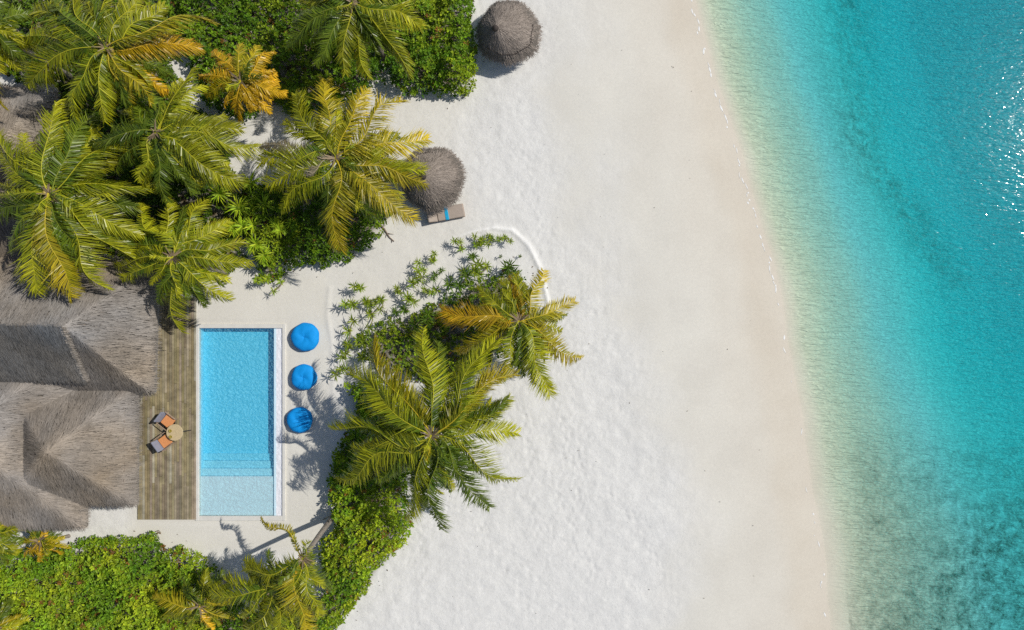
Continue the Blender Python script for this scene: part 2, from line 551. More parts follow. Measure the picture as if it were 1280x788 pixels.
def ground():
    xs = np.concatenate([[-600, -300, -150, -80, -50, -34], np.arange(-27, 27.2, .09), [31, 36, 44, 60, 90, 150, 300, 600]])
    ys = np.concatenate([[-600, -300, -150, -80, -45, -24], np.arange(-17.5, 17.6, .09), [19, 24, 32, 45, 80, 150, 300, 600]])
    X, Y = np.meshgrid(xs, ys)
    s = X - shore_x(Y)
    U, V = px_of(X, Y)
    a = np.interp(V, [0, 250, 420, 560, 680, 788], [1.05, 1.0, .88, .60, .42, .36])
    prof = np.interp(s, [0, .6, 1.5, 3.8, 6.7, 9.6, 13, 18, 40, 300], [0, .04, .12, .40, 1.02, 2.05, 2.8, 3.2, 3.8, 6.0])
    depth = prof * a
    Z = np.where(s > 0, WATER_Z - depth, beach_z(s))
    # loose, trampled sand against the packed beach
    lim = np.interp(V, [0, 100, 200, 330, 450, 560, 650, 720, 800], [690, 690, 715, 730, 770, 800, 850, 830, 800])
    nz = fbm(X * .35, Y * .35, 3, 4)
    packed = sstep(-50, 70, U - lim + (nz - .5) * 130)
    pool_side = sstep(150, 175, U) * sstep(425, 400, U) * sstep(325, 350, V) * sstep(700, 680, V)
    path = .55 * sstep(620, 520, U + (nz - .5) * 120) * sstep(470, 380, V)
    packed = np.maximum(packed, np.maximum(pool_side * .85, path))
    wet = sstep(-7.5, -1.0, s + (fbm(X * .5, Y * .15, 8, 3) - .5) * 3) * .55 + sstep(-2.6, -1.2, s + (nz - .5) * 1.2) * .45
    Z = Z + np.where(s < -1, 1, 0) * (1 - packed) * ((fbm(X * 2.1, Y * 2.1, 11, 4) - .5) * .06 + (fbm(X * .4, Y * .4, 21, 3) - .5) * .12)
    # footprints of many walkers in the loose sand
    x0, y0 = -27.0, -17.5; nx_, ny_ = 603, 391
    ox, oy = int(np.searchsorted(xs, x0 - 1e-6)), int(np.searchsorted(ys, y0 - 1e-6))
    def foot(px, py, th, dep):
        i = int((px - x0) / .09); j = int((py - y0) / .09)
        if not (4 < i < nx_ - 6 and 4 < j < ny_ - 6): return
        sl = (slice(oy + j - 4, oy + j + 5), slice(ox + i - 4, ox + i + 5))
        dx = X[sl] - px; dy = Y[sl] - py
        a_ = dx * math.cos(th) + dy * math.sin(th); b_ = -dx * math.sin(th) + dy * math.cos(th)
        q = (a_ / .17) ** 2 + (b_ / .085) ** 2
        loose = (1 - packed[sl]) * (s[sl] < -4)
        Z[sl] += loose * dep * (-np.exp(-q) + .25 * np.exp(-(np.sqrt(q) - 1.6) ** 2 * 3))
    for k in range(2600):
        foot(R.uniform(-9, 12), R.uniform(-17, 16.5), R.uniform(0, 6.3), R.uniform(.004, .016))
    for k in range(34):
        px, py = R.uniform(-6, 6), R.uniform(-16, 16); th = R.choice([1.57, -1.57, -.9, .9]) + R.normal(0, .3)
        for m_ in range(R.integers(15, 45)):
            th += R.normal(0, .06); px += .36 * math.cos(th); py += .36 * math.sin(th); sd = .10 * (-1) ** m_
            foot(px - sd * math.sin(th), py + sd * math.cos(th), th, .020)
    Z = Z + sstep(-2, -6, s) * packed * (fbm(X * .35, Y * .25, 31, 3) - .5) * .05
    # sand bank along the planted mound and the terrace edge
    rd = np.array([P(u, v)[:2] for u, v in RIDGE_PX]); d = polydist(X, Y, rd, False)
    bw = .10 * np.interp(U, [560, 600, 640], [.4, .6, 1.0])
    bank = np.exp(-(d / bw) ** 2) * np.interp(U, [560, 600, 640], [.4, .8, 1.0]) * (.65 + .6 * fbm(X * 2, Y * 2, 41, 3))
    Z = Z + .09 * bank
    ed = np.array([P(u, v)[:2] for u, v in EDGE_PX]); d = polydist(X, Y, ed, False)
    Z = Z + .03 * np.exp(-(d / .10) ** 2)
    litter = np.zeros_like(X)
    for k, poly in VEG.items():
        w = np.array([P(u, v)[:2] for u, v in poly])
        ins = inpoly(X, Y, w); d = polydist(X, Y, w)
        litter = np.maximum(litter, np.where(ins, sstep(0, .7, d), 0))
    # dune mound under the palms by the pool
    litter = litter * np.where((U > 300) & (U < 345) & (V > 235) & (V < 330), .9, 1)
    # seagrass: broad bed bottom right, thin band along the deeper water
    g1 = sstep(0, 1, ((U - 1085) / 160 + (V - 640) / 170) * .62) * sstep(560, 660, V)
    ctr = np.interp(V, [0, 90, 180, 260, 350], [1085, 1090, 1105, 1165, 1230])
    g2 = .75 * (.35 + .9 * fbm(X * .22, Y * .22, 133, 3)) * np.exp(-((U - ctr) / 42) ** 2) * sstep(430, 280, V)
    g3 = .75 * np.exp(-(((U - 1105) / 20) ** 2 + ((V - 655) / 24) ** 2))
    g4 = .12 * sstep(1130, 1260, U)
    g5 = .48 * sstep(520, 600, V) * sstep(1050, 1100, U)
    grass = np.clip(np.maximum.reduce([g1, g2, g3, g4, g5]) + (s > 2.5) * .02, 0, 1) * (s > 1.0)
    ny, nx = X.shape
    idx = np.arange(nx * ny).reshape(ny, nx)
    Q = np.stack([idx[:-1, :-1], idx[:-1, 1:], idx[1:, 1:], idx[1:, :-1]], -1).reshape(-1, 4)
    qx = X.ravel()[Q].mean(1); qy = Y.ravel()[Q].mean(1)
    a0 = P(POOL['ox0'] + 1.5, POOL['oy0'] + 2); a1 = P(POOL['ox1'] - 3, POOL['oy1'] - 2)
    hole = (qx > a0[0]) & (qx < a1[0]) & (qy < a0[1]) & (qy > a1[1])
    # keep the sand just under the coping and deck
    px0 = P(168, 400); px1 = P(362, 656)
    near = (X > px0[0]) & (X < px1[0]) & (Y < px0[1]) & (Y > px1[1])
    Z = np.where(near, np.minimum(Z, -.015), Z)
    mb = MB()
    mb.addq(np.stack([X, Y, Z], -1).reshape(-1, 3), Q[~hole])
    o = mb.build('beach_sand', M['sand'], None, True)
    at = o.data.color_attributes.new('zone', 'FLOAT_COLOR', 'POINT')
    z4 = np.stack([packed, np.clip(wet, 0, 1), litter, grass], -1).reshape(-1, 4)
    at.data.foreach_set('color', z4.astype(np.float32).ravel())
    ab = o.data.attributes.new('bank', 'FLOAT', 'POINT'); ab.data.foreach_set('value', bank.astype(np.float32).ravel())
    tag(o, 'pale sand beach sloping under the turquoise sea', None, None, 'structure')
    return o


ground()


def sea():
    ys = np.concatenate([[-600, -100, -40], np.arange(-24, 24.1, 1.0), [40, 100, 600]])
    n = len(ys)
    off = [-2.2, -.1, .4, .9, 1.8, 3.2, 5.0, 8.0]
    dep = [0, 0, .10, .25, .5, .8, 1, 1, 1]
    cols = [shore_x(ys) + o_ for o_ in off] + [np.full(n, 600.0)]
    m = len(cols)
    V = [(cols[j][i], ys[i], WATER_Z) for j in range(m) for i in range(n)]
    Cc = [(dep[j],) * 3 for j in range(m) for i in range(n)]
    V += [(cols[0][i], ys[i], -14.0) for i in range(n)] + [(600, ys[i], -14.0) for i in range(n)]
    Cc += [(1, 1, 1)] * (2 * n)
    Fq = []
    e = (m - 1) * n; b0 = m * n; b1 = (m + 1) * n
    for i in range(n - 1):
        for j in range(m - 1):
            Fq.append([j * n + i, (j + 1) * n + i, (j + 1) * n + i + 1, j * n + i + 1])
        Fq.append([b0 + i, b0 + i + 1, b1 + i + 1, b1 + i])
        Fq.append([i, i + 1, b0 + i + 1, b0 + i])
        Fq.append([e + i, b1 + i, b1 + i + 1, e + i + 1])
    Fq.append([b0, b1] + [j * n for j in range(m - 1, -1, -1)])
    Fq.append([b1 + n - 1, b0 + n - 1] + [j * n + n - 1 for j in range(m)])
    mb = MB(); mb.add(V, Fq, np.array(Cc, float))
    tag(mb.build('sea', M['sea']), 'clear turquoise sea deepening away from the beach', None, None, 'structure')
    # broken line of foam left by the last wave
    mb = MB()
    y = -16.0
    while y < 16.5:
        ln = R.uniform(.06, .40)
        if R.random() < (.6 if y > 1 else .15):
            yy = np.linspace(y, y + ln, 6)
            xx = shore_x(yy) - .28 + .05 * np.sin(yy * 5) + R.normal(0, .06)
            w = .03 * np.sin(np.linspace(.15, math.pi - .15, 6)) * R.uniform(.5, 1.7)
            gz = beach_z(xx - shore_x(yy)) + .007
            vv = [(xx[i] - w[i], yy[i], gz[i]) for i in range(6)] + [(xx[i], yy[i], gz[i] + .005) for i in range(6)] + [(xx[i] + w[i], yy[i], gz[i]) for i in range(6)]
            mb.add(vv, [[a + i, a + i + 1, a + 7 + i, a + 6 + i][::-1] for a in (0, 6) for i in range(5)])
        y += ln * R.uniform(.6, 1.2)
    tag(mb.build('shore_foam', M['foam']), 'thin broken line of white foam along the water edge', None, None, 'stuff')
    # scraps of leaf and shell on the packed sand
    mb = MB()
    for k in range(70):
        u = R.uniform(560, 960); v = R.uniform(60, 780)
        p = P(u, v)
        if p[0] > shore_x(p[1]) - 1: continue
        r = R.uniform(.012, .04); th = R.uniform(0, 6.3)
        gz = beach_z(p[0] - shore_x(p[1])) + .03
        d = np.array([math.cos(th), math.sin(th), 0]) * r; e = np.array([-d[1], d[0], 0]) * .45
        c = np.array([p[0], p[1], gz])
        mb.add([c - d, c + e + UP * .012, c + d, c - e + UP * .012, c - UP * .03], [[0, 1, 2, 3][::-1], [0, 1, 4], [1, 2, 4], [2, 3, 4], [3, 0, 4]])
    for key in ('mound', 'middle', 'bottom_middle', 'top_right', 'bottom_left'):
        pl = VEG[key]
        for k in range(45):
            i = R.integers(0, len(pl)); t_ = R.random(); a0 = np.array(pl[i]); b0 = np.array(pl[(i + 1) % len(pl)])
            q = a0 + (b0 - a0) * t_ + R.normal(0, 11, 2)
            p = P(*q); r = R.uniform(.02, .07); th = R.uniform(0, 6.3)
            if 244 < q[0] < 358 and 404 < q[1] < 652: continue
            d = np.array([math.cos(th), math.sin(th), 0]) * r; e = np.array([-d[1], d[0], 0]) * .4
            c = np.array([p[0], p[1], .035])
            mb.add([c - d, c + e + UP * .012, c + d, c - e + UP * .012, c - UP * .03], [[0, 1, 2, 3][::-1], [0, 1, 4], [1, 2, 4], [2, 3, 4], [3, 0, 4]])
    tag(mb.build('beach_debris', M['speck']), 'tiny dark scraps and dry leaves scattered over the sand', None, None, 'stuff')


sea()

# ------------------------------------------------------------------ thatch
GREY = np.array([.262, .232, .20])


def thatch_face(mb, poly, dens=420, ln=.42, w=.024, tone=1.0, lift=.04, tint=None):
    """strands of palm thatch laid down one roof plane (poly: eave corners first two)"""
    poly = np.asarray(poly, float)
    n = nrm(np.cross(poly[1] - poly[0], poly[2] - poly[0]))
    if n[2] < 0: n = -n
    down = nrm(-UP + n * n[2]); ac = np.cross(n, down)
    o = poly[0]
    q = np.stack([(poly - o) @ ac, (poly - o) @ down], 1)
    lo = q.min(0); hi = q.max(0)
    cnt = int(dens * (hi - lo).prod())
    pt = R.uniform(lo, hi, (cnt, 2))
    pt = pt[inpoly(pt[:, 0], pt[:, 1], q)]
    k = len(pt)
    base = o + pt[:, :1] * ac + pt[:, 1:] * down
    ang = R.normal(0, .10, k)
    d = np.cos(ang)[:, None] * down + np.sin(ang)[:, None] * ac
    s = np.cos(ang)[:, None] * ac - np.sin(ang)[:, None] * down
    L = ln * R.uniform(.6, 1.25, k)[:, None]; ww = w * R.uniform(.6, 1.4, k)[:, None]
    l0 = lift * R.uniform(.1, .8, k)[:, None]; l1 = l0 + R.uniform(-.01, .04, k)[:, None]
    a = base - d * L * .5 + n * l0; b = base + d * L * .5 + n * l1
    V = np.stack([a - s * ww * .5, a + s * ww * .5, b + s * ww * .25, b - s * ww * .25], 1).reshape(-1, 3)
    # sun bleaching and damp patches belong to the thatch itself
    pn = fbm(base[:, 0] * .8, base[:, 1] * .8, 51, 4)
    c = GREY * tone * (.72 + .56 * pn)[:, None]
    br = (fbm(base[:, 0] * .45 + 9, base[:, 1] * .45, 61, 3) - .5)[:, None]
    c = c * (1 + br * np.array([.5, .15, -.35]))
    if tint is not None: c = c * np.asarray(tint)
    mb.addq(V, np.arange(4 * k).reshape(-1, 4), np.repeat(c, 4, 0))


def fringe(mb, a, b, out, dens=60, ln=.45, w=.03, tone=.9):
    """ragged eave between a and b, hanging outwards and down"""
    a = np.asarray(a, float); b = np.asarray(b, float)
    L = np.linalg.norm(b - a); k = int(L * dens)
    t = R.uniform(0, 1, k)[:, None]
    p = a + (b - a) * t
    al = nrm(b - a)
    d = nrm(out * R.uniform(.5, 1.1, k)[:, None] - UP * R.uniform(.35, 1.1, k)[:, None] + al * R.normal(0, .25, k)[:, None])
    l = ln * R.uniform(.5, 1.2, k)[:, None]
    p = p - d * l * .35 + UP * R.uniform(-.12, .06, k)[:, None]
    q = p + d * l
    s = al * w * .5
    V = np.stack([p - s, p + s, q + s * .4, q - s * .4], 1).reshape(-1, 3)
    c = GREY * tone * R.uniform(.6, 1.25, k)[:, None]
    mb.addq(V, np.arange(4 * k).reshape(-1, 4), np.repeat(c, 4, 0))


def slab(mb, poly, th=.22, col=GREY * .8):
    poly = np.asarray(poly, float); m = len(poly)
    lo = poly - UP * th
    mb.add(np.concatenate([poly, lo]), [list(range(m)), list(range(2 * m - 1, m - 1, -1))] + [[i, m + i, m + (i + 1) % m, (i + 1) % m] for i in range(m)], col)


def roof_part(parent, name, faces, eaves, caps, lit_tones=None, label=None, dens=430, k=.10):
    """thatched roof: height is the soft minimum of its planes, so hips and ridges come out rounded"""
    mb = MB()
    pl = []
    for f in faces:
        f = np.asarray(f, float)
        n = nrm(np.cross(f[1] - f[0], f[2] - f[0])); n = n if n[2] > 0 else -n
        pl.append((n, n @ f[0]))
        slab(mb, f - UP * .18)
    allp = np.concatenate([np.asarray(f, float) for f in faces])
    lo, hi = allp[:, :2].min(0), allp[:, :2].max(0)
    cnt = int(dens * (hi - lo).prod() * 1.15)
    xy = R.uniform(lo, hi, (cnt, 2))
    ins = np.zeros(cnt, bool)
    for f in faces: ins |= inpoly(xy[:, 0], xy[:, 1], np.asarray(f, float)[:, :2])
    vis = xy[:, 0] > P(-14, 394, 3)[0]
    xy = xy[ins & vis]

    def zz(q):
        h = np.stack([(d - q @ n[:2]) / n[2] for n, d in pl], 1)
        m = h.min(1, keepdims=True)
        w = np.exp(-(h - m) / k)
        return m[:, 0] - k * np.log(w.sum(1)), w / w.sum(1, keepdims=True)
    z, w = zz(xy)
    e = .05
    gx = (zz(xy + [e, 0])[0] - z) / e; gy = (zz(xy + [0, e])[0] - z) / e
    nn = nrm(np.stack([-gx, -gy, np.ones_like(gx)], 1))
    down = nrm(np.stack([-gx, -gy, -(gx ** 2 + gy ** 2) - 1e-4], 1))
    ac = np.cross(nn, down)
    m = len(xy)
    base = np.column_stack([xy, z])
    ang = R.normal(0, .11, m)[:, None]
    d = np.cos(ang) * down + np.sin(ang) * ac; sd = np.cos(ang) * ac - np.sin(ang) * down
    L = .40 * R.uniform(.6, 1.25, m)[:, None]; ww = .024 * R.uniform(.6, 1.4, m)[:, None]
    l0 = R.uniform(.0, .035, m)[:, None]; l1 = l0 + R.uniform(-.012, .035, m)[:, None]
    a = base - d * L * .5 + nn * l0; b = base + d * L * .5 + nn * l1
    V = np.stack([a - sd * ww * .5, a + sd * ww * .5, b + sd * ww * .25, b - sd * ww * .25], 1).reshape(-1, 3)
    tn = (w * np.asarray(lit_tones if lit_tones else [1.0] * len(faces))).sum(1)  # tone per slope paints sunlit and shaded sides into the thatch
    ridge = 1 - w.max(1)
    pn = fbm(xy[:, 0] * .8, xy[:, 1] * .8, 51, 4)
    course = .5 + .5 * np.sin(z * 21 + 2.5 * fbm(xy[:, 0] * .7, xy[:, 1] * .7, 57, 2))
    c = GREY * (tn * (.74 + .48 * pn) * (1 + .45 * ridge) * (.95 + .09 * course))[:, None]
    br = (fbm(xy[:, 0] * .45 + 9, xy[:, 1] * .45, 61, 3) - .5)[:, None]
    c = c * (1 + br * np.array([.40, .12, -.30]))
    mb.addq(V, np.arange(4 * m).reshape(-1, 4), np.repeat(c, 4, 0))
    for p0, p1 in eaves:
        p0 = np.asarray(p0, float); p1 = np.asarray(p1, float)
        cc = np.mean([np.mean(np.asarray(f), 0) for f in faces], 0)
        al = nrm(p1 - p0); out = np.cross(al, UP)
        if out @ ((p0 + p1) / 2 - cc) < 0: out = -out
        fringe(mb, p0 - UP * .05, p1 - UP * .05, out, 80, .42, .024)
    o = mb.build(name, M['thatch'], parent)
    if label: o['label'] = label
    return o


def villa():
    E = 2.8
    root = empty('thatched_villa', P(60, 540, 0), 'large thatched villa with three stepped hipped roofs beside the pool deck', 'villa')
    # north wing: hipped roof with a long ridge
    r0, r1 = P(-150, 404, 5.6), P(82, 409, 5.6)
    ne, se = P(196, 326, E), P(190, 492, E)
    nw, sw = P(-230, 318, E), P(-230, 492, E)
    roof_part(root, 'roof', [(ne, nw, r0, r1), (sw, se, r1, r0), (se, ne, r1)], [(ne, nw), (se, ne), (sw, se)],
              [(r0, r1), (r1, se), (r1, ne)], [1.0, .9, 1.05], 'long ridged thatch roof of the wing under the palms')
    # raised tier on the pool-facing side of that wing
    up = UP * .26
    d0, d1 = r0 + up, r1 + up
    b1 = r1 + (se - r1) * .0 + (P(112, 477, 3.35) - r1) + up; b0 = P(-150, 474, 3.35) + up
    mb = MB(); slab(mb, [b0, b1, d1, d0], .3, GREY * .65)
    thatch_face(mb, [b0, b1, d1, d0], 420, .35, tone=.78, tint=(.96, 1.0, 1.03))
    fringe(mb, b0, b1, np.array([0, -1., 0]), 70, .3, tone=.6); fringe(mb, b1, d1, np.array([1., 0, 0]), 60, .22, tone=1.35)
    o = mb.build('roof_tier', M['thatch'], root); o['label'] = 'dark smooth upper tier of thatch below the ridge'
    # pool wing: square pyramid
    ap = P(57, 565, 4.65)
    c = [P(169, 483, E), P(168, 632, E), P(8, 632, E), P(8, 483, E)]
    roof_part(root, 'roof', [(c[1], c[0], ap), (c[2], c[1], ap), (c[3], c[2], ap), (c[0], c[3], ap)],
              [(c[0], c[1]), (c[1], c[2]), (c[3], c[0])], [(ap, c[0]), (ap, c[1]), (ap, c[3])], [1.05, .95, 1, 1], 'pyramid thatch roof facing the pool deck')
    mb = MB()
    f = nrm(np.cross(c[0] - c[1], ap - c[1])); f = f if f[2] > 0 else -f
    for k in range(30):
        t0 = .12 + .76 * k / 30
        if R.random() < .35: continue
        q0 = c[0] + (c[1] - c[0]) * t0; q1 = c[0] + (c[1] - c[0]) * (t0 + R.uniform(.012, .024))
        m_ = .13 + R.normal(0, .006)
        mb.tube([q0 + (ap - q0) * m_ + f * .05, q1 + (ap - q1) * m_ + f * .05 + R.normal(0, .015, 3)], .010, 5)
    mb.build('binding', M['wood'], root)
    # south wing
    a2, a3 = P(-68, 538, 4.7), P(-140, 538, 4.7)
    k = [P(104, 440, E), P(104, 661, E), P(-260, 661, E), P(-260, 440, E)]
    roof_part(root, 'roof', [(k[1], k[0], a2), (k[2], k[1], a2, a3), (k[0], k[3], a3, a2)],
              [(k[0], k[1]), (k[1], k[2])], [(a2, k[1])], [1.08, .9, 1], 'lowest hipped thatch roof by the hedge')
    # walls and verandah posts under the eaves
    w = MB()
    z = 1.3
    for (u0, v0, u1, v1) in ((-200, 340, 165, 480), (-200, 470, 140, 610), (-200, 600, 75, 640)):
        p0, p1 = P(u0, v0, 0), P(u1, v1, 0)
        w.box(((p0[0] + p1[0]) / 2 - 1.2, (p0[1] + p1[1]) / 2, z), (abs(p1[0] - p0[0]) - 1.5, abs(p1[1] - p0[1]) - .6, 2.6))
    w.build('wall', M['wall'], root)
    for (u, v) in ((195, 470), (200, 420), (178, 530), (178, 590)):
        p = P(u, v, 0); mb = MB()
        mb.tube([(p[0] - .3, p[1], 0), (p[0] - .3, p[1], 2.7)], .09, 10)
        mb.build('post', M['greywood'], root, True)


villa()


def hut():
    root = empty('thatched_hut', P(0, 190, 0), 'small grey thatched hut half hidden by palms at the top left', 'hut')
    E = 2.6
    ap = P(-18, 200, 4.7)
    c = [P(66, 108, E), P(64, 330, E), P(-110, 330, E), P(-110, 108, E)]
    a2 = P(-18, 230, 4.7)
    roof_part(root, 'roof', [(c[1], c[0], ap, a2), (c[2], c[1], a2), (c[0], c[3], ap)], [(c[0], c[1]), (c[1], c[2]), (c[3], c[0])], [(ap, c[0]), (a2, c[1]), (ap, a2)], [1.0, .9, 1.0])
    w = MB(); w.box(P(-25, 215, 1.3), (4.2, 6.5, 2.6)); w.build('wall', M['wall'], root)


hut()


def parasol(u, v, rpx, apex, label, seed):
    """thatched beach parasol; (u,v) eave circle centre, apex pixel"""
    zE, zA = 1.15, 2.35
    cE = P(u, v, zE); cA = P(*apex, zA)
    r = rpx / F * (H - zE)
    base = np.array([cE[0], cE[1], -.1])
    root = empty('thatched_parasol', base, label, 'parasol', 'thatched parasols on the sand')
    mb = MB(); mb.tube([base, base + UP * .9, np.array([*(cE[:2] * .4 + cA[:2] * .6), zA - .15])], [.08, .075, .06], 12)
    mb.build('post', M['wood'], root, True)
    mb = MB()
    n = 40
    # two-tier dome of thatch: inner skin, then strands
    def surf(th, t):           # t 0 apex .. 1 eave
        rr = r * (.90 * t) * (1 + .03 * np.sin(3 * th + seed) + .02 * np.sin(7 * th))
        zz = zA + (zE - zA) * t ** 1.35
        cc = cA[:2] + (cE[:2] - cA[:2]) * t ** .8
        return np.stack([cc[0] + rr * np.cos(th), cc[1] + rr * np.sin(th), zz + 0 * rr], -1)
    ts = np.linspace(.02, 1, 9); V = []
    for t in ts: V.append(surf(np.linspace(0, 2 * math.pi, n, endpoint=False), t))
    V = np.concatenate(V); m = len(ts)
    Q = [[i * n + k, (i + 1) * n + k, (i + 1) * n + (k + 1) % n, i * n + (k + 1) % n] for i in range(m - 1) for k in range(n)]
    mb.add(V, Q + [list(range(n))], GREY * .5)
    V2 = V.copy(); V2[:, 2] -= .08
    mb.add(V2, [q[::-1] for q in Q], GREY * .4)
    k = 7500
    t = np.sqrt(R.uniform(.0, 1, k)) ; th = R.uniform(0, 2 * math.pi, k)
    tier = t > .80
    p0 = np.array([surf(a, b) for a, b in zip(th, t)])
    p1 = np.array([surf(a, b + .10) for a, b in zip(th + R.normal(0, .06, k), t)])
    d = nrm(p1 - p0)
    L = R.uniform(.25, .55, k)[:, None]
    lf = (R.uniform(.01, .06, k) + np.where(tier, -.06, .03))[:, None]
    a = p0 + UP * lf - d * L * .3
    b = a + d * L + UP * R.uniform(-.04, .03, k)[:, None]
    s = nrm(np.cross(d, UP)) * (.026 * R.uniform(.6, 1.4, k)[:, None])
    VV = np.stack([a - s * .5, a + s * .5, b + s * .25, b - s * .25], 1).reshape(-1, 3)
    c = GREY * (np.where(tier, .82, .95) * (.75 + .5 * fbm(p0[:, 0] * 2, p0[:, 1] * 2, seed, 3)))[:, None] * np.array([1.02, .98, .97])
    mb.addq(VV, np.arange(4 * k).reshape(-1, 4), np.repeat(c, 4, 0))
    mb.build('thatch_canopy', M['thatch'], root)
    # binding ring that shows as a dark broken line between the tiers
    a0, a1 = (seed * 1.3) % 6.3, (seed * 1.3) % 6.3 + 2.6
    ths = np.linspace(a0, a1, 18)
    mb = MB(); mb.tube(np.array([surf(x, .84 + .02 * math.sin(9 * x)) + UP * .085 for x in ths]), .022, 6)
    mb.build('binding', M['rope'], root, True)
    mb = MB()
    mb.lathe([(.17, -.06), (.14, .05), (.03, .14)], cA + UP * .09, 10); mb.build('finial', M['rope'], root, True)


parasol(635.5, 40, 42, (619, 36), 'round thatched parasol alone on the sand beside the top shrub', 3)
parasol(540, 223, 42.5, (529, 221), 'round thatched parasol with a lounger under its edge, partly under a palm', 6)

# ------------------------------------------------------------------ pool and deck
def pool():
    g = POOL
    base = P((g['ox0'] + g['ox1']) / 2, (g['oy0'] + g['oy1']) / 2, 0)
    root = empty('swimming_pool', base, 'rectangular turquoise swimming pool with steps and a shallow shelf', 'swimming pool')
    x0, y1 = P(g['x0'], g['y0'])[:2]; x1, y0 = P(g['x1'], g['y1'])[:2]
    X0, Y1 = P(g['ox0'], g['oy0'])[:2]; X1, Y0 = P(g['ox1'], g['oy1'])[:2]
    xc = P(353, 0)[0]
    top = .05
    D = -.62
    # coping: four stone strips
    mb = MB()
    mb.box(((X0 + x0) / 2, (Y0 + Y1) / 2, top - .125), (x0 - X0, Y1 - Y0, .25), bev=.015)
    mb.box(((xc + X1) / 2, (Y0 + Y1) / 2, top - .125), (X1 - xc, Y1 - Y0, .25), bev=.015)
    mb.box(((x0 + xc) / 2, (Y1 + y1) / 2, top - .127), (xc - x0, Y1 - y1, .25), bev=.015)
    mb.box(((x0 + xc) / 2, (Y0 + y0) / 2, top - .127), (xc - x0, y0 - Y0, .25), bev=.015)
    mb.build('coping', M['coping'], root)
    # basin
    mb = MB()
    wl = .2
    mb.box(((x0 + x1) / 2, (y0 + y1) / 2, D - .1), (x1 - x0 + .4, y1 - y0 + .4, .2))
    mb.box((x0 - wl / 2, (y0 + y1) / 2, (D - .205) / 2), (wl, y1 - y0 + .4, -D - .205))
    mb.box(((x0 + x1) / 2, y1 + wl / 2, (D - .205) / 2), (x1 - x0, wl, -D - .205))
    mb.box(((x0 + x1) / 2, y0 - wl / 2, (D - .205) / 2), (x1 - x0, wl, -D - .205))
    mb.box((x1 + .06, (y0 + y1) / 2, (D - .03) / 2), (.12, y1 - y0, -D - .03), bev=.01)
    mb.build('basin', M['tile'], root)
    ys = [P(0, v, -.5)[1] for v in (567, 575.5, 584.5, 593.5)]
    hs = [-.49, -.37, -.25, -.12]
    for i in range(3):
        mb = MB(); mb.box(((x0 + x1) / 2, (ys[i] + ys[i + 1]) / 2 + .0, (D + hs[i]) / 2), (x1 - x0 - .004, ys[i] - ys[i + 1] - .004, hs[i] - D), bev=.015)
        mb.build('step', M['tile'], root)
    mb = MB(); mb.box(((x0 + x1) / 2, (ys[3] + y0) / 2, (D + hs[3]) / 2), (x1 - x0 - .004, ys[3] - y0 - .004, hs[3] - D), bev=.015)
    mb.build('shallow_shelf', M['shelf'], root)
    # overflow channel with white pebbles
    mb = MB()
    nx, ny = 9, 180
    gx = np.linspace(x1 + .122, xc - .002, nx); gy = np.linspace(y0 + .002, y1 - .002, ny)
    GX, GY = np.meshgrid(gx, gy)
    GZ = -.05 + .03 * vnoise(GX * 11, GY * 11, 5)
    idx = np.arange(nx * ny).reshape(ny, nx)
    mb.addq(np.stack([GX, GY, GZ], -1).reshape(-1, 3), np.stack([idx[:-1, :-1], idx[:-1, 1:], idx[1:, 1:], idx[1:, :-1]], -1).reshape(-1, 4))
    mb.build('overflow_channel', M['pebble'], root, True)
    mb = MB()
    mb.box(((x0 + x1) / 2, (y0 + y1) / 2, (D - .02 - .04) / 2), (x1 - x0 + .01, y1 - y0 + .01, -D - .02))
    mb.build('water', M['pool_water'], root)


pool()


def deck():
    x0, y1 = P(171.5, 404, .08)[:2]; x1, y0 = P(245, 650, .08)[:2]
    root = empty('wooden_deck', ((x0 + x1) / 2, (y0 + y1) / 2, 0), 'weathered brown timber deck between the thatched villa and the pool', 'deck')
    n = 24
    mb = MB(); wv = (x1 - x0) / n
    y1e = P(0, 372, .08)[1]
    for i in range(n):
        y = y0
        while y < y1e - .05:
            L = R.uniform(1.6, 4.2); ye = min(y + L, y1e)
            if y1e - ye < .5: ye = y1e
            tone = R.uniform(.8, 1.15)
            c = np.array([.285, .235, .145]) * tone * np.array([1, R.uniform(.97, 1.05), R.uniform(.85, 1.2)])
            if R.random() < .10: c = np.array([.36, .33, .25]) * tone
            mb.box((x0 + wv * (i + .5), (y + ye) / 2, .045 + R.normal(0, .002)), (wv - .016, ye - y - .008, .05), col=c, bev=.006)
            y = ye
    mb.build('boards', M['deckwood'], root)
    mb = MB()
    for k in range(12):
        yy = y0 + .2 + k * (y1e - y0 - .4) / 11
        mb.box(((x0 + x1) / 2, yy, -.03), (x1 - x0 - .02, .08, .09))
    mb.build('joists', M['dark'], root)


deck()
DECK_Z = .07


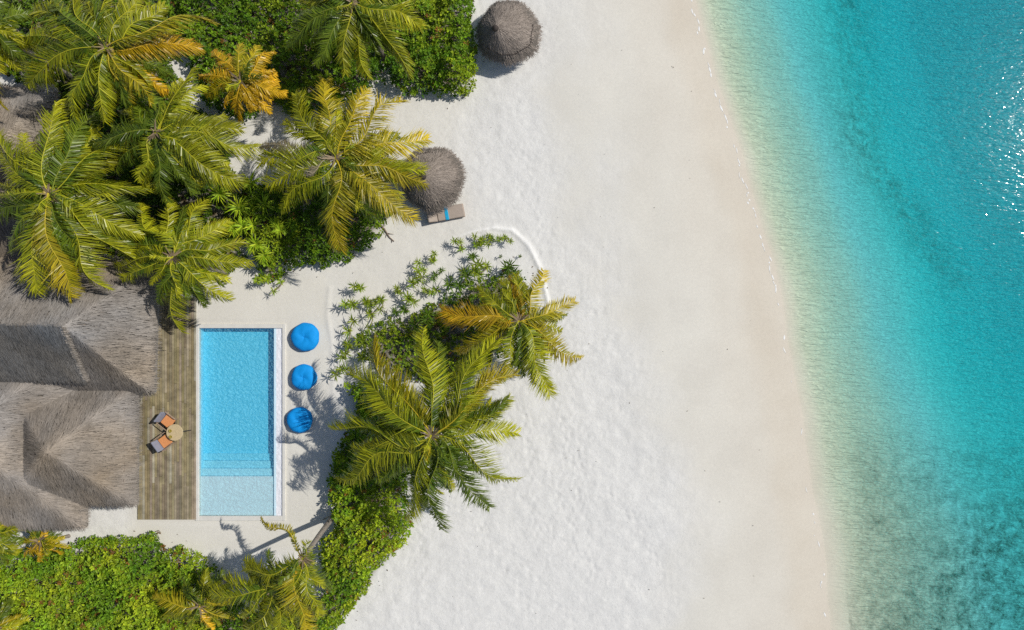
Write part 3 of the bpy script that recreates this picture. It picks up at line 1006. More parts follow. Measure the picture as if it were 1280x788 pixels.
def armchair(seat_px, ang, label):
    c = P(*seat_px, .42); base = np.array([c[0], c[1], DECK_Z])
    root = empty('armchair', base, label, 'armchair', 'armchairs on the pool deck')
    ca, sa = math.cos(ang), math.sin(ang)
    Rm = np.array([[ca, -sa, 0], [sa, ca, 0], [0, 0, 1]])
    K = .88
    loc = lambda x, y, z: base + Rm @ np.array([x, y, 0]) * K + UP * z

    def part(name, mat, *boxes, smooth=False):
        mb = MB()
        for (x, y, z, sx, sy, sz, tilt) in boxes:
            ct, s2 = math.cos(tilt), math.sin(tilt)
            rot = Rm @ np.array([[ct, 0, s2], [0, 1, 0], [-s2, 0, ct]])
            mb.box(loc(x, y, z), (sx * K, sy * K, sz), rot=rot, bev=.016)
        return mb.build(name, mat, root, smooth)
    # local +x is the way the chair faces
    part('seat', M['greywood'], (0, 0, .30, .68, .68, .05, 0))
    part('cushion', M['orange'], (.06, 0, .38, .62, .60, .11, -.06))
    part('backrest', M['greyfab'], (-.39, 0, .54, .09, .70, .46, -.26))
    for s in (-1, 1):
        part('armrest', M['greywood'], (.0, s * .41, .56, .74, .06, .035, 0))
        part('leg', M['greywood'], (.38, s * .41, .27, .045, .05, .54, 0))
        part('leg', M['greywood'], (-.36, s * .41, .27, .045, .05, .54, 0))


armchair((209.5, 526), math.radians(-38), 'orange cushioned armchair on the deck, the upper of the two by the round table')
armchair((206, 552), math.radians(36), 'orange cushioned armchair on the deck, the lower of the two by the round table')


def table():
    c = P(218, 541, .75); base = np.array([c[0], c[1], DECK_Z])
    root = empty('round_table', base, 'round pale wood table between two orange armchairs on the deck', 'table')
    r = 10.4 / F * (H - .75)
    mb = MB(); mb.lathe([(r * .97, .62), (r, .63), (r, .655), (r * .98, .665)], base, 40); mb.build('tabletop', M['tabletop'], root)
    for k in range(3):
        a = math.radians(2 + 120 * k)
        mb = MB(); mb.tube([base + UP * .62 + .1 * np.array([math.cos(a), math.sin(a), 0]), base + UP * .02 + r * 1.32 * np.array([math.cos(a), math.sin(a), 0])], [.028, .022], 8)
        mb.build('leg', M['dark'], root, True)
    for (u, v, lab) in ((213.2, 538.8, 'small ochre dish on the round table, nearer the upper armchair'), (213.6, 546.2, 'small ochre dish on the round table, nearer the lower armchair')):
        q = P(u, v, .74)
        mb = MB(); mb.lathe([(.03, 0), (.075, .02), (.085, .05), (.07, .05), (.03, .018), (.004, .016)], (q[0], q[1], DECK_Z + .667), 18)
        tag(mb.build('dish', M['ochre'], None, True, origin=(q[0], q[1], DECK_Z + .667)), lab, 'dish', 'dishes on the round table')


table()


def beanbag(u, v, rpx, label, seed):
    zc = .35
    c = P(u, v, zc); base = np.array([c[0], c[1], -.005])
    r = rpx / F * (H - zc)
    root = empty('beanbag', base, label, 'beanbag', 'blue beanbags by the pool')
    n, m = 56, 26
    V = []; hh = .50
    ph = R.uniform(0, 6.3, 6)
    for i in range(m + 1):
        t = i / m
        lat = -math.pi / 2 + math.pi * t
        for k in range(n):
            th = 2 * math.pi * k / n
            lump = 1 + (.022 * math.sin(3 * th + ph[0]) + .012 * math.sin(5 * th + ph[1])) + .012 * math.sin(9 * th + ph[2] + 3 * t)
            rr = r * abs(math.cos(lat)) ** .55 * lump * (1 if t > .3 else .92 + .08 * t / .3)
            z = hh * (.5 + .5 * math.copysign(abs(math.sin(lat)) ** .8, math.sin(lat)))
            q = rr / r
            z -= .09 * math.exp(-(q / .24) ** 2) * (t > .5)
            # gathered creases running out from the tuck in the middle
            if t > .5: z += (.010 * math.sin(5 * th + ph[3] + 2 * q) * + .008 * math.sin(9 * th + ph[5])) * math.exp(-((q - .42) / .28) ** 2)
            z += .012 * math.sin(4 * th + ph[4] + 6 * q)
            V.append((c[0] + rr * math.cos(th), c[1] + rr * math.sin(th), max(0, z) if t > .02 else 0))
    Q = [[i * n + k, i * n + (k + 1) % n, (i + 1) * n + (k + 1) % n, (i + 1) * n + k] for i in range(m) for k in range(n)]
    mb = MB(); mb.add(V, Q); mb.build('cover', M['bag'], root, True)
    # piped seam round the widest part
    V = np.array(V)
    ring = V[(m // 2) * n:(m // 2) * n + n]
    ring = np.concatenate([ring, ring[:1]])
    mb = MB(); mb.tube(ring, .014, 6, cap=False); mb.build('seam', M['bag'], root, True)


beanbag(381, 421.5, 17.6, 'largest blue beanbag, nearest the top corner of the pool', 1)
beanbag(379.5, 472, 16, 'blue beanbag between the other two beside the pool', 2)
beanbag(374, 525.5, 16, 'blue beanbag crossed by a palm frond shadow', 3)


def lounger():
    z = .32
    a, b = P(534, 271, z), P(580, 262.5, z)
    d = nrm(b - a); s = np.array([-d[1], d[0], 0]); c = (a + b) / 2
    base = np.array([c[0], c[1], -.02]); L = np.linalg.norm(b - a)
    ang = math.atan2(d[1], d[0])
    root = empty('sun_lounger', base, 'taupe sun lounger with a turquoise towel sticking out from under a thatched parasol', 'sun lounger')
    mb = MB(); mb.box(base + UP * .24, (L, .70, .06), ang, bev=.015); mb.build('frame', M['greywood'], root)
    for i in (-1, 1):
        for j in (-1, 1):
            mb = MB(); mb.box(base + d * i * (L / 2 - .12) + s * j * .29 + UP * .11, (.07, .07, .22), ang); mb.build('leg', M['greywood'], root)
    mb = MB(); mb.box(base + d * L * .13 + UP * .32, (L * .72, .68, .10), ang, bev=.03)
    mb.box(base - d * L * .36 + UP * .40, (L * .27, .68, .09), bev=.03, rot=np.array([[math.cos(ang), -math.sin(ang), 0], [math.sin(ang), math.cos(ang), 0], [0, 0, 1]]) @ np.array([[math.cos(.45), 0, math.sin(.45)], [0, 1, 0], [-math.sin(.45), 0, math.cos(.45)]]))
    mb.build('mattress', M['lounger'], root, False)
    mb = MB(); mb.box(base + d * L * .02 + UP * .335, (.21, .71, .105), ang, bev=.03)
    tag(mb.build('towel', M['towel'], None, origin=base + d * L * .02 + UP * .335), 'folded turquoise towel laid across the taupe sun lounger', 'towel')


lounger()

# ------------------------------------------------------------------ palms
TONE = {'g': ((.055, .105, .007), (.15, .20, .010)),
        'y': ((.08, .14, .006), (.43, .415, .012)),
        'o': ((.34, .26, .009), (.70, .42, .015)),
        'm': ((.17, .20, .008), (.50, .38, .012)),
        'd': ((.30, .26, .17), (.34, .28, .18)),
        'b': ((.09, .11, .008), (.52, .20, .02))}
PH_LEAF = []


def frond(parent, C, T, tone, k_w=.26, rise=None, bend=0.0, dens=38.0):
    C = np.asarray(C, float); T = np.asarray(T, float)
    hd = T - C; L = np.linalg.norm(hd)
    hor = np.array([hd[0], hd[1], 0]); hl = max(np.linalg.norm(hor), .2); hdir = hor / hl
    sidew = np.array([-hdir[1], hdir[0], 0])
    rise = (.20 if rise is None else rise) * L
    ctrl = C + hor * .5 + UP * (rise + .4 * hd[2]) + sidew * bend * L
    kink = R.normal(0, .035, 2) * L
    nL = max(int(L * dens), 16)
    t = np.linspace(.10, .995, nL)
    full = np.linspace(0, 1, 14)
    bz = lambda q: (1 - q)[:, None] ** 2 * C + 2 * ((1 - q) * q)[:, None] * ctrl + (q ** 2)[:, None] * T + (np.sin(q * 2 * math.pi) * kink[0] + np.sin(q * 3 * math.pi) * kink[1] * .6)[:, None] * sidew
    dz = lambda q: 2 * (1 - q)[:, None] * (ctrl - C) + 2 * q[:, None] * (T - ctrl)
    mbr = MB()
    mbr.tube(bz(full), np.interp(full, [0, .1, 1], [.045, .022, .006]), 5)
    lo, hi = [np.array(a) for a in TONE[tone]]
    rc = np.clip(hi * .8 + np.array([.05, .04, .01]), 0, .6) if tone not in 'db' else hi
    mbr.C = [np.tile(rc, (len(mbr.V[0]), 1))]
    mb = MB()
    roll = R.normal(0, .42)
    age = R.uniform(.75, 1.2)
    prof = np.interp(t, [0, .12, .35, .65, .9, 1], [.30, .62, 1.0, 1.0, .72, .42])
    sag = R.uniform(-.55, .12)
    for sg in (-1, 1):
        wv = np.interp(np.linspace(0, 1, nL), np.linspace(0, 1, 9), R.normal(0, 1, 9))
        keep = R.random(nL) > .06
        tt = (t + R.normal(0, .006, nL))[keep]; pr = prof[keep]; wk = wv[keep]; n = len(tt)
        p = bz(tt); tg = nrm(dz(tt))
        sd = nrm(np.cross(tg, UP)) * sg
        nn = nrm(np.cross(tg, sd) * sg * -1)
        nn = np.where(nn[:, 2:] < 0, -nn, nn)
        sd2 = nrm(sd * math.cos(roll) + nn * math.sin(roll) * sg)
        a = np.radians(np.interp(tt, [0, 1], [68, 32])) + R.normal(0, .10, n) + .12 * wk
        dr = nrm(sd2 * np.sin(a)[:, None] + tg * np.cos(a)[:, None] + nn * (sag + R.normal(0, .14, n) + .12 * wk)[:, None])
        LL = (L * k_w * pr * R.uniform(.75, 1.15, n) * (1 + .10 * wk))[:, None]
        droop = R.uniform(.2, 1.4, n)[:, None]
        m1 = p + dr * LL * .5
        tip = m1 + nrm(dr - UP * droop) * LL * .55
        w = nrm(tg - dr * np.sum(tg * dr, 1)[:, None]) * (.027 * R.uniform(.7, 1.3, n)[:, None]) + nn * R.normal(0, .010, n)[:, None]
        V = np.stack([p - w * .5, p + w * .5, m1 + w * .62, m1 - w * .62, tip + w * .08, tip - w * .08], 1).reshape(-1, 3)
        q = np.arange(n)[:, None] * 6
        Q = np.concatenate([q + np.array([0, 1, 2, 3]), q + np.array([3, 2, 4, 5])])
        mixv = np.clip(.2 + .65 * tt ** 1.2 + R.normal(0, .15, n) + .16 * wk, 0, 1)[:, None]
        c = (lo * (1 - mixv) + hi * mixv) * age
        ct = (lo * .2 + hi * .8) * age
        cc = np.stack([c, c, c, c, c * .4 + ct * .6, c * .4 + ct * .6], 1).reshape(-1, 3)
        mb.addq(V, Q, cc)
    o = mb.build('frond', M['palm'], parent)
    mbr.build('leaf_stalk', M['rachis'], o)
    return o


def palm(center, z, tips, label, ft=None, base_px=None, lean=None, droop=.16, trunk_r=.13, kw=.23, coconuts=0, extra=2, fill=18):
    C = P(*center, z)
    if base_px is not None: B = P(*base_px, 0)
    else:
        lean = lean or (R.uniform(-.5, .5), R.uniform(-.5, .5))
        B = np.array([C[0] + lean[0], C[1] + lean[1], 0])
    B[2] = -.1
    root = empty('palm_tree', B, label, 'palm tree', 'coconut palms around the villa')
    ctl = np.array([B[0] * .75 + C[0] * .25, B[1] * .75 + C[1] * .25, z * .5])
    q = np.linspace(0, 1, 22)
    pts = (1 - q)[:, None] ** 2 * B + 2 * ((1 - q) * q)[:, None] * ctl + (q ** 2)[:, None] * (C - UP * .05)
    rad = trunk_r * np.interp(q, [0, .06, .2, 1], [1.6, 1.2, 1.0, .8]) * (1 + .05 * np.sin(q * 130))
    mb = MB(); mb.tube(pts, rad, 12); mb.build('trunk', M['bark'], root, True)
    for tp in tips:
        u, v, tone = tp[:3]
        opt = tp[3] if len(tp) > 3 else {}
        rough = np.linalg.norm((np.array([u, v]) - np.array(center))) / 24.0
        dz = opt.get('dz', droop * rough + max(0, R.normal(.15, .12)) * rough * .5)
        zt = max(z - dz, .5)
        frond(root, C + np.array([R.normal(0, .05), R.normal(0, .05), R.uniform(-.12, .05)]), P(u, v, zt), tone, opt.get('w', kw), opt.get('rise'), opt.get('bend', R.normal(0, .05)))
    # older leaves hanging lower in the crown
    tl = [math.atan2(-(tp[1] - center[1]), tp[0] - center[0]) for tp in tips]
    rl = np.median([np.hypot(tp[1] - center[1], tp[0] - center[0]) for tp in tips]) / 24.0 * (H - z) / H
    for k in range(fill):
        a = tl[R.integers(0, len(tl))] + R.uniform(.12, .35) * R.choice([-1, 1]); l = rl * R.uniform(.62, .92)
        frond(root, C - UP * .1, C + np.array([l * math.cos(a), l * math.sin(a), -l * R.uniform(.22, .6)]), ft if ft else ('g' if R.random() < .55 else 'y'), kw, .12, R.normal(0, .05))
    # young leaves standing up in the middle of the crown
    for k in range(extra):
        a = R.uniform(0, 6.3); l = R.uniform(.5, 1.2)
        frond(root, C, C + np.array([l * math.cos(a), l * math.sin(a), R.uniform(.5, 1.0)]), 'y' if k % 2 else 'g', .26, .1, dens=22)
    # fibre and dry sheaths round the growing point
    mb = MB()
    for k in range(26):
        a = R.uniform(0, 6.3); l = R.uniform(.15, .5); d = np.array([math.cos(a), math.sin(a), R.uniform(-.3, .5)]); sd = np.array([-math.sin(a), math.cos(a), 0]) * R.uniform(.02, .05)
        p0 = C + d * .06 + UP * .06; p1 = p0 + d * l
        mb.add([p0 - sd, p0 + sd, p1 + sd * .4, p1 - sd * .4], [[0, 1, 2, 3]], np.array([.19, .14, .08]) * R.uniform(.5, 1.5))
    mb.build('crown_fibre', M['rachis'], root)
    for k in range(coconuts):
        a = R.uniform(0, 6.3); mb = MB(); rr = R.uniform(.10, .13)
        cc = C + np.array([.2 * math.cos(a), .2 * math.sin(a), R.uniform(-.25, .0)])
        th = np.linspace(-1.5, 1.5, 8)
        mb.lathe([(rr * math.cos(x), rr * 1.2 * math.sin(x)) for x in th], cc, 12)
        mb.build('coconut', M['ochre'], root, True)
    return root


palm((133, 60), 6.8, [(38, 17, 'y'), (27, 47, 'y'), (35, 107, 'y', {'bend': -.12}), (101, 90, 'm', {'dz': 1.2}), (94, 146, 'y', {'bend': -.15}), (131, 152, 'y'), (161, 127, 'm'), (188, 128, 'm'), (211, 117, 'o'),
     (250, 60, 'o'), (262, 27, 'm'), (205, 7, 'y', {'bend': -.1}), (172, -6, 'y'), (137, -14, 'y'), (112, -8, 'g'), (84, -12, 'y'), (66, -5, 'g'), (150, 100, 'y', {'dz': .4}), (60, 75, 'y')],
     'large yellow-green palm at the top left with orange fronds on its right side', coconuts=3)
palm((195, 166), 6.2, [(301, 162, 'y'), (320, 183, 'y'), (305, 230, 'y'), (252, 234, 'y'), (229, 224, 'g'), (254, 107, 'y'), (240, 86, 'y'), (199, 127, 'g'), (168, 135, 'g'), (174, 228, 'y'), (138, 156, 'g'), (280, 143, 'y'), (210, 252, 'g'), (112, 180, 'g'), (145, 215, 'g'), (285, 205, 'y')],
     'green palm with a dark centre directly below the orange-fronded palm')
palm((301, 102), 4.6, [(249, 96, 'o'), (267, 63, 'o'), (300, 55, 'm'), (320, 58, 'm'), (343, 65, 'o'), (357, 117, 'o'), (298, 152, 'o'), (318, 130, 'o'), (280, 132, 'o'), (255, 118, 'm'), (335, 92, 'o')],
     'small golden palm among green shrubs near the top', 'o', kw=.27, trunk_r=.10, extra=3)
palm((62, 243), 6.4, [(192, 170, 'y', {'bend': .13}), (199, 231, 'y', {'bend': .06}), (178, 294, 'y'), (167, 323, 'y'), (135, 361, 'y'), (88, 372, 'm'), (92, 345, 'g'), (46, 366, 'y'), (11, 308, 'g'), (-8, 243, 'y'), (-4, 192, 'y'), (-12, 165, 'y'), (70, 128, 'y'), (118, 145, 'g'), (-14, 275, 'g'), (150, 255, 'g'), (45, 172, 'd', {'dz': 2.0}), (98, 185, 'y'), (25, 190, 'g'), (110, 340, 'g')],
     'big green palm leaning over the hut and the ridge of the villa roof', coconuts=4)
palm((216, 322), 5.2, [(173, 254, 'y'), (207, 248, 'y'), (236, 274, 'y'), (258, 250, 'y'), (287, 277, 'y'), (304, 303, 'y'), (314, 327, 'y'), (287, 351, 'y'), (289, 376, 'y'), (227, 415, 'y', {'dz': 1.8}), (222, 372, 'y'), (190, 356, 'y'), (152, 351, 'y'), (141, 331, 'y'), (165, 290, 'g'), (255, 385, 'g'), (200, 380, 'g')],
     'bright green palm over the top corner of the deck and pool')
palm((419, 198), 5.0, [(369, 117, 'y'), (357, 150, 'y'), (408, 100, 'm'), (421, 138, 'y', {'dz': .3}), (458, 112, 'm'), (504, 128, 'm'), (534, 174, 'm'), (533, 231, 'm'), (529, 214, 'y'), (518, 275, 'm'), (470, 274, 'g'), (427, 314, 'm'), (452, 262, 'y', {'dz': .5}), (405, 280, 'g'), (351, 262, 'y'), (364, 235, 'd'), (332, 232, 'y'), (323, 207, 'y'), (325, 183, 'd'), (385, 165, 'g'), (490, 190, 'y')],
     'full palm touching the lower thatched parasol with its yellow fronds')
palm((440, 4), 6.0, [(366, 28, 'g'), (358, 58, 'g'), (431, 92, 'y'), (513, 97, 'y'), (526, 36, 'y'), (478, 62, 'g'), (490, -45, 'g'), (420, -60, 'g'), (375, -30, 'g'), (525, -25, 'y'), (395, 80, 'g')],
     'dark green palm cut by the top edge above the shrubs')
palm((649, 402), 4.2, [(554, 388, 'o', {'w': .27}), (596, 360, 'y'), (636, 345, 'o'), (628, 362, 'y'), (679, 338, 'm'), (718, 377, 'm'), (700, 398, 'y'), (727, 448, 'm'), (687, 494, 'y'), (668, 480, 'y'), (572, 440, 'm'), (626, 478, 'y'), (610, 415, 'y'), (622, 432, 'd', {'dz': .4}), (655, 470, 'g'), (592, 405, 'm'), (700, 430, 'm')],
     'yellow palm at the tip of the planted mound, nearest the sea', kw=.24)
palm((539, 545), 5.8, [(467, 426, 'm'), (437, 467, 'y'), (530, 410, 'y'), (548, 428, 'g'), (619, 427, 'y'), (646, 468, 'm'), (637, 496, 'y'), (647, 542, 'y'), (647, 598, 'y'), (613, 634, 'g'), (552, 662, 'g'), (528, 638, 'g', {'dz': 1.5}), (505, 650, 'y'), (421, 599, 'y'), (414, 537, 'y'), (464, 556, 'y', {'dz': .4}), (440, 560, 'y'), (529, 605, 'm', {'dz': .5}), (585, 565, 'y', {'dz': .5}), (500, 500, 'g', {'dz': .2}), (590, 600, 'g')],
     'large palm with wide feathery fronds in front of the blue beanbags', coconuts=2)
palm((379, 698), 5.2, [(326, 646, 'm', {'bend': -.30, 'w': .11, 'dz': 1.0}), (304, 712, 'y', {'bend': .16}), (383, 792, 'm', {'w': .24}), (405, 735, 'y'), (398, 770, 'y'), (352, 770, 'y'), (330, 740, 'g'), (372, 745, 'o')],
     'leaning palm with its bare trunk and one curled frond reaching the pool', base_px=(419, 643), fill=1, extra=2, trunk_r=.14)
palm((346, 736), 4.6, [(262, 742, 'y'), (390, 760, 'y'), (310, 800, 'y'), (280, 724, 'y'), (297, 771, 'y'), (322, 788, 'y'), (355, 800, 'y'), (305, 700, 'y'), (370, 785, 'y'), (335, 690, 'g'), (368, 708, 'y')],
     'low young palm in the hedge, under the leaning palm', extra=3, trunk_r=.1, kw=.27)
palm((250, 757), 2.8, [(191, 746, 'm'), (228, 724, 'g'), (257, 712, 'y'), (296, 747, 'm'), (275, 728, 'y'), (266, 788, 'o'), (238, 785, 'y'), (205, 775, 'y'), (292, 775, 'm')],
     'small palm with arching yellow fronds in the lower left hedge', extra=3, trunk_r=.1, kw=.25)
palm((-22, 30), 6.0, [(6, 134, 'm'), (22, 32, 'g'), (34, 72, 'g'), (22, -12, 'g'), (-40, 90, 'y'), (-60, 20, 'y'), (-10, 110, 'o')],
     'palm at the left edge near the top corner with an orange hanging frond')
palm((-10, 668), 3.0, [(24, 637, 'm'), (30, 662, 'y'), (22, 692, 'y'), (5, 705, 'g'), (-20, 630, 'y'), (-40, 670, 'y'), (12, 650, 'y')],
     'low palm at the left edge below the lowest villa roof', kw=.3, trunk_r=.09, extra=2)
palm((50, 676), 2.2, [(30, 696, 'o'), (22, 672, 'm'), (40, 655, 'm'), (62, 655, 'o'), (80, 672, 'm'), (75, 694, 'o'), (48, 702, 'o'), (34, 660, 'o'), (84, 686, 'm')],
     'small golden young palm against the lowest villa roof', kw=.3, trunk_r=.08, extra=2)
palm((-6, 786), 2.6, [(26, 770, 'm'), (18, 790, 'o'), (10, 755, 'g'), (-30, 770, 'y'), (24, 802, 'y')],
     'small palm in the bottom left corner', kw=.28, trunk_r=.08, extra=2)

# ------------------------------------------------------------------ shrubs
def rosettes(mb, C3, nrmv, size, cols, nleaf=8, wid=.42):
    """leaf rosettes: C3 (n,3) centres"""
    n = len(C3)
    for k in range(nleaf):
        th = 2 * math.pi * k / nleaf + R.uniform(-.35, .35, n) + R.uniform(0, 6.3)
        a = nrm(np.cross(nrmv, np.array([.3, .9, .1]))); b = np.cross(nrmv, a)
        d = np.cos(th)[:, None] * a + np.sin(th)[:, None] * b
        el = R.uniform(.05, .9, n)[:, None]
        d = nrm(d + nrmv * el)
        s = nrm(np.cross(d, nrmv))
        up = np.cross(s, d)
        L = (size * R.uniform(.7, 1.2, n))[:, None]; w = L * wid * R.uniform(.8, 1.15, n)[:, None]
        p0 = C3 + d * L * .12
        pm = C3 + d * L * .68 + up * L * .06
        pt = C3 + d * L * 1.0 - UP * L * .12
        V = np.stack([p0, pm + s * w * .5, pt, pm - s * w * .5], 1).reshape(-1, 3)
        c = cols * R.uniform(.75, 1.25, (n, 1))
        mb.addq(V, np.arange(4 * n).reshape(-1, 4), np.repeat(c, 4, 0))


SG1, SG2, SG3 = np.array([.06, .15, .008]), np.array([.20, .34, .015]), np.array([.35, .41, .018])


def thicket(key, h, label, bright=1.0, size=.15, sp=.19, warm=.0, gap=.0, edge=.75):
    poly = np.array([P(u, v, h * .55)[:2] for u, v in VEG[key]])
    lo = poly.min(0); hi = poly.max(0)
    gx, gy = np.meshgrid(np.arange(lo[0], hi[0], sp), np.arange(lo[1], hi[1], sp))
    x = gx.ravel() + R.uniform(-sp, sp, gx.size) * .6; y = gy.ravel() + R.uniform(-sp, sp, gx.size) * .6
    d0 = polydist(x, y, poly); ins = inpoly(x, y, poly)
    sd = np.where(ins, d0, -d0) + (fbm(x * .9, y * .9, 71, 3) - .5) * .7
    keep = sd > 0
    x, y, sd = x[keep], y[keep], sd[keep]
    clump = fbm(x * .75, y * .75, 81, 3)
    hole = fbm(x * 1.6 + 40, y * 1.6, 91, 3)
    k2 = hole > gap
    x, y, sd, clump = x[k2], y[k2], sd[k2], clump[k2]
    ez = sstep(0, edge, sd)
    top = h * (.42 + .58 * ez) * (.30 + .75 * clump + .65 * fbm(x * 1.9, y * 1.9, 83, 2))
    mb = MB()
    for layer, (dz, sh_) in enumerate(((0, 1.0), (-.22, .8), (-.5, .6))):
        n = len(x)
        jx = x + R.normal(0, .05, n); jy = y + R.normal(0, .05, n)
        z = np.maximum(top + dz * h * .6 + R.normal(0, .07, n), .06)
        nv = nrm(np.stack([R.normal(0, .35, n), R.normal(0, .35, n), np.ones(n)], -1))
        a = np.clip(fbm(jx * .6, jy * .6, 101, 3) * 1.5 - .25 + R.normal(0, .16, n), 0, 1)[:, None]
        yb = np.clip((fbm(jx * .5 + 20, jy * .5, 111, 3) - .50) * 1.8 + R.normal(0, .26, n) + warm, 0, 1)[:, None]
        c = (SG1 * (1 - a) + SG2 * a) * (1 - yb) + SG3 * yb
        rust = (R.random(n) < .02 + .05 * warm)[:, None]
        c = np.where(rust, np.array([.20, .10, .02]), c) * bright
        rosettes(mb, np.stack([jx, jy, z], -1), nv, size * R.uniform(.7, 1.25, n), c, 7 if layer else 8)
    # woody stems
    ms = MB()
    pick = R.choice(len(x), min(len(x), max(12, len(x) // 22)), replace=False)
    for i in pick:
        b = np.array([x[i] + R.normal(0, .2), y[i] + R.normal(0, .2), -.03]); t_ = np.array([x[i], y[i], top[i] * .9])
        ms.tube([b, (b + t_) / 2 + R.normal(0, .08, 3), t_], [.022, .018, .008], 5, (.2, .16, .11))
    o = mb.build('shrub_thicket', M['shrub'])
    tag(o, label, 'shrubs', None, 'stuff')
    ms.build('stems', M['rachis'], o)
    return o


thicket('top_right', 1.5, 'dense bright green shrubs with a square edge on the sand at the top', 1.0, .19, .19, .15)
thicket('top_middle', 1.3, 'dense mid green shrubs around the dark palm at the top', .9, .19, .21, .0, .22)
thicket('left', .9, 'shaded undergrowth beneath the palms at the top left', .6, .21, .25, -.1, .22)  # leaf colour darkened to paint in deep shade under the palms
thicket('grove', .9, 'shaded undergrowth between the palms beside the villa roof', .55, .21, .28, -.1, .30)  # darkened leaf colour, shade between the fronds painted in
thicket('middle', 1.3, 'dark green shrubs below the palm by the lower parasol', .8, .19, .21, .0, .27)
thicket('mound', .9, 'tangled green shrubs under the two palms on the planted mound', .8, .16, .23, .1, .34)
thicket('bottom_middle', 1.6, 'bright glossy shrubs between the pool side and the open sand', 1.05, .19, .20, .2)
thicket('bottom_left', 1.5, 'wide leafy hedge along the bottom left', 1.05, .19, .19, .2)


def spiky(u, v, z, r, label, n=22, tone=1.0, heads=1, dark=False, group='spiky rosette plants'):
    """strap-leaved rosette plant on short stems"""
    base = P(u, v, z * .6); base[2] = -.02
    root = empty('rosette_plant', base, label, 'plant', group)
    lv = MB(); st = MB()
    for h in range(heads):
        off = np.array([R.normal(0, r * .7), R.normal(0, r * .7), R.uniform(-.15, .15)]) if h else np.zeros(3)
        c = np.array([base[0], base[1], z]) + off
        st.tube([base, (base + c) / 2 + R.normal(0, .05, 3) * [1, 1, 0], c], [.035, .03, .02], 6, (.22, .18, .12))
        for k in range(n):
            a = 2.4 * k + R.normal(0, .15); el = R.uniform(-.05, 1.1)
            d = nrm(np.array([math.cos(a), math.sin(a), el])); s = nrm(np.cross(d, UP))
            L = r * R.uniform(.65, 1.15); w = .05 * R.uniform(.7, 1.3) * (r / .5) ** .5
            p0 = c + d * .03; p1 = c + d * L * .55; p2 = p1 + nrm(d - UP * R.uniform(.4, 1.1)) * L * .5
            t_ = R.uniform(0, 1)
            col = (SG2 * (1 - t_) + SG3 * t_) * tone if not dark else (SG1 * (1 - t_) + SG2 * t_) * tone
            lv.add([p0 - s * w * .4, p0 + s * w * .4, p1 + s * w * .5, p1 - s * w * .5, p2], [[0, 1, 2, 3], [3, 2, 4]], col)
    lv.build('leaves', M['shrub'], root); st.build('stem', M['rachis'], root)
    return root


# pandanus tufts between the two middle palms
for (u, v, z, r, lab) in ((306, 262, 1.7, .75, 'large spiky pandanus tuft, topmost of those left of the full palm'),
                          (322, 284, 1.5, .65, 'spiky yellow-green pandanus tuft just below the topmost tuft'),
                          (300, 288, 1.3, .55, 'spiky pandanus tuft tucked under the fronds of the bright green palm'),
                          (322, 308, 1.4, .6, 'lowest spiky pandanus tuft above the pool end shrubs'),
                          (352, 286, 1.3, .5, 'spiky pandanus tuft among the dark shrubs below the full palm'),
                          (368, 281, 1.2, .45, 'small spiky pandanus tuft right of its larger neighbours in the dark shrubs')):
    spiky(u, v, z, r, lab, 30, 1.15, 3, group='pandanus tufts by the full palm')
# shrubs spilling on the sand above the pool
spiky(340, 330, .8, .4, 'light green sprawling plant on the sand above the pool', 26, 1.0, 4)
spiky(330, 350, .7, .35, 'light green plant at the shaded sand edge above the pool', 22, 1.0, 3)
spiky(352, 352, .5, .3, 'small sprig furthest out on the sand above the pool', 16, 1.0, 2)

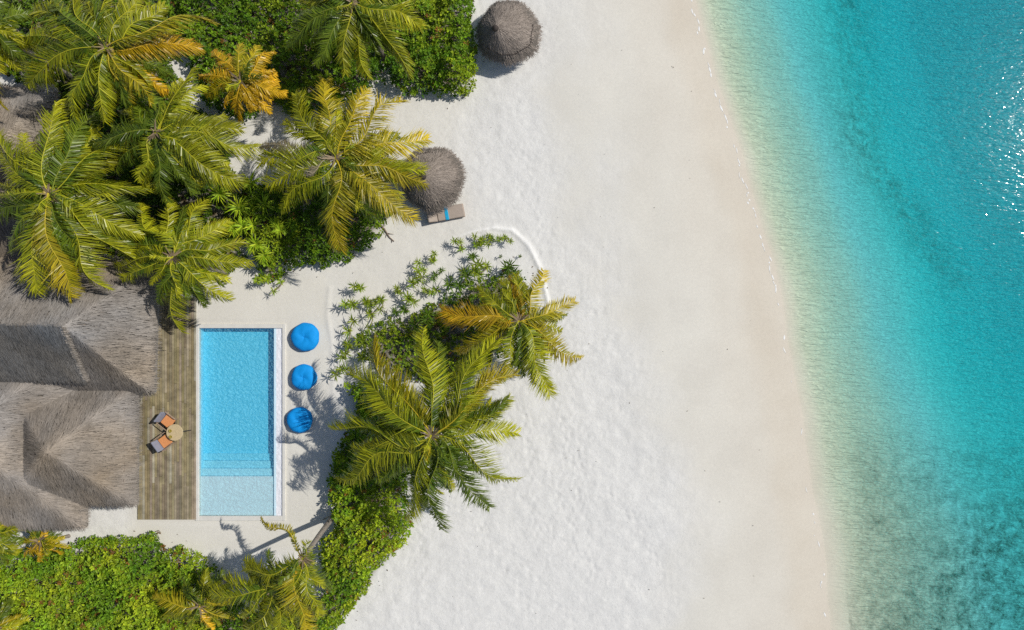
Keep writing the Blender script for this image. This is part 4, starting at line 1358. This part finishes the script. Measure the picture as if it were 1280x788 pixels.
MOUND = [(450, 361, .8, .35, 1.2, 0, 'golden upright seedling at the pool end of the planted mound'),
         (433, 380, .7, .4, 1.2, 0, 'yellow plant casting a shadow over the terrace edge'),
         (459, 377, .6, .35, 1.0, 0, 'green plant beside the golden upright seedling'),
         (478, 375, .6, .35, 1.0, 0, 'bushy plant in the upper row of the mound, above the feathery palm'),
         (497, 364, .4, .25, 1.0, 0, 'little sprig alone above the bushy row on the mound'),
         (517, 355, .7, .4, 1.0, 0, 'tall leafy plant with a long shadow on the mound'),
         (511, 374, .6, .4, 1.0, 0, 'leafy plant just below the tall one with the long shadow'),
         (523, 339, .5, .33, 1.3, 0, 'pale yellow star-shaped plant on bare sand of the mound'),
         (542, 327, .45, .28, 1.2, 0, 'small yellow sprig above the star-shaped plant'),
         (545, 343, .45, .28, .9, 1, 'dark green sprig below the small yellow sprig on bare sand'),
         (540, 366, .5, .32, 1.1, 0, 'spreading sprig at the middle of the bare mound'),
         (577, 312, .5, .3, 1.2, 0, 'yellow-green plant at the left end of the topmost row on the mound'),
         (590, 321, .5, .3, .8, 1, 'dark plant with a strong shadow under the topmost row'),
         (595, 307, .4, .28, 1.1, 0, 'plant in the topmost row next to its yellow-green left end'),
         (602, 300, .4, .3, 1.1, 0, 'plant near the centre of the topmost row on the mound'),
         (614, 297, .3, .22, 1.0, 0, 'sparse sprig right of the centre of the topmost row'),
         (631, 298, .4, .28, 1.1, 0, 'plant at the right end of the topmost row, inside the white sand bank'),
         (626, 321, .3, .15, .7, 1, 'tiny dark sprig above the dark rosette on the mound'),
         (650, 321, .25, .13, .7, 1, 'tiny dark sprig nearest the white sand bank'),
         (563, 347, .25, .14, .7, 1, 'tiny dark sprig in the middle of the bare sand'),
         (594, 340, .8, .5, .9, 0, 'broad green rosette above the yellow palm'),
         (609, 333, .7, .42, 1.1, 0, 'light green rosette beside the broad one above the yellow palm'),
         (634, 336, .9, .5, .7, 1, 'large dark rosette touching the orange frond of the yellow palm'),
         (574, 357, .8, .5, .9, 1, 'dark spreading rosette at the left of the yellow palm'),
         (537, 393, .9, .5, .8, 1, 'dark rosette above the feathery palm, at the shrub edge'),
         (464, 393, .6, .4, 1.0, 0, 'arching plant on the slope left of the feathery palm'),
         (436, 414, .6, .4, 1.0, 0, 'green plant at the terrace edge beside the largest beanbag'),
         (449, 425, .7, .42, .9, 0, 'broad plant a step in from the terrace edge'),
         (433, 442, .6, .4, .9, 0, 'plant on the terrace edge between the two upper beanbags'),
         (453, 447, .6, .4, .9, 0, 'plant just above the leftmost long frond of the feathery palm'),
         (428, 461, .6, .4, .9, 0, 'plant on the terrace edge beside the second beanbag'),
         (506, 388, .6, .36, .9, 1, 'dark sprig by the shrubs above the feathery palm')]
for (u, v, z, r, tn, dk, lab) in MOUND:
    spiky(u, v, z, r * 1.1, lab, 15, tn * .65, 1 if r < .2 else 3, bool(dk), group='plants on the sandy mound')

# ------------------------------------------------------------------ small things on the sand
def branch(name, px, r, label, cat, mat, twigs=3):
    pts = np.array([P(u, v, 0) for u, v in px]); pts[:, 2] = .06
    mb = MB(); mb.tube(pts, np.linspace(r, r * .4, len(pts)), 7)
    for k in range(twigs):
        i = R.integers(0, len(pts) - 1); q = pts[i] * .5 + pts[i + 1] * .5
        d = nrm(pts[i + 1] - pts[i]); s = np.array([-d[1], d[0], .1]) * R.choice([-1, 1])
        mb.tube([q, q + (d * .5 + s * .6) * R.uniform(.2, .5)], [r * .4, r * .15], 5)
    return tag(mb.build(name, mat, None, True), label, cat)


branch('driftwood', [(578, 123), (584, 119), (592, 113)], .03, 'dry driftwood stick at the foot of the square-edged shrubs', 'driftwood', M['wood'], 2)
branch('fallen_frond', [(473, 279), (481, 287), (487, 297), (493, 302)], .05, 'dry brown fallen palm stalk on the sand under the full palm', 'fallen frond', M['wood'], 6)
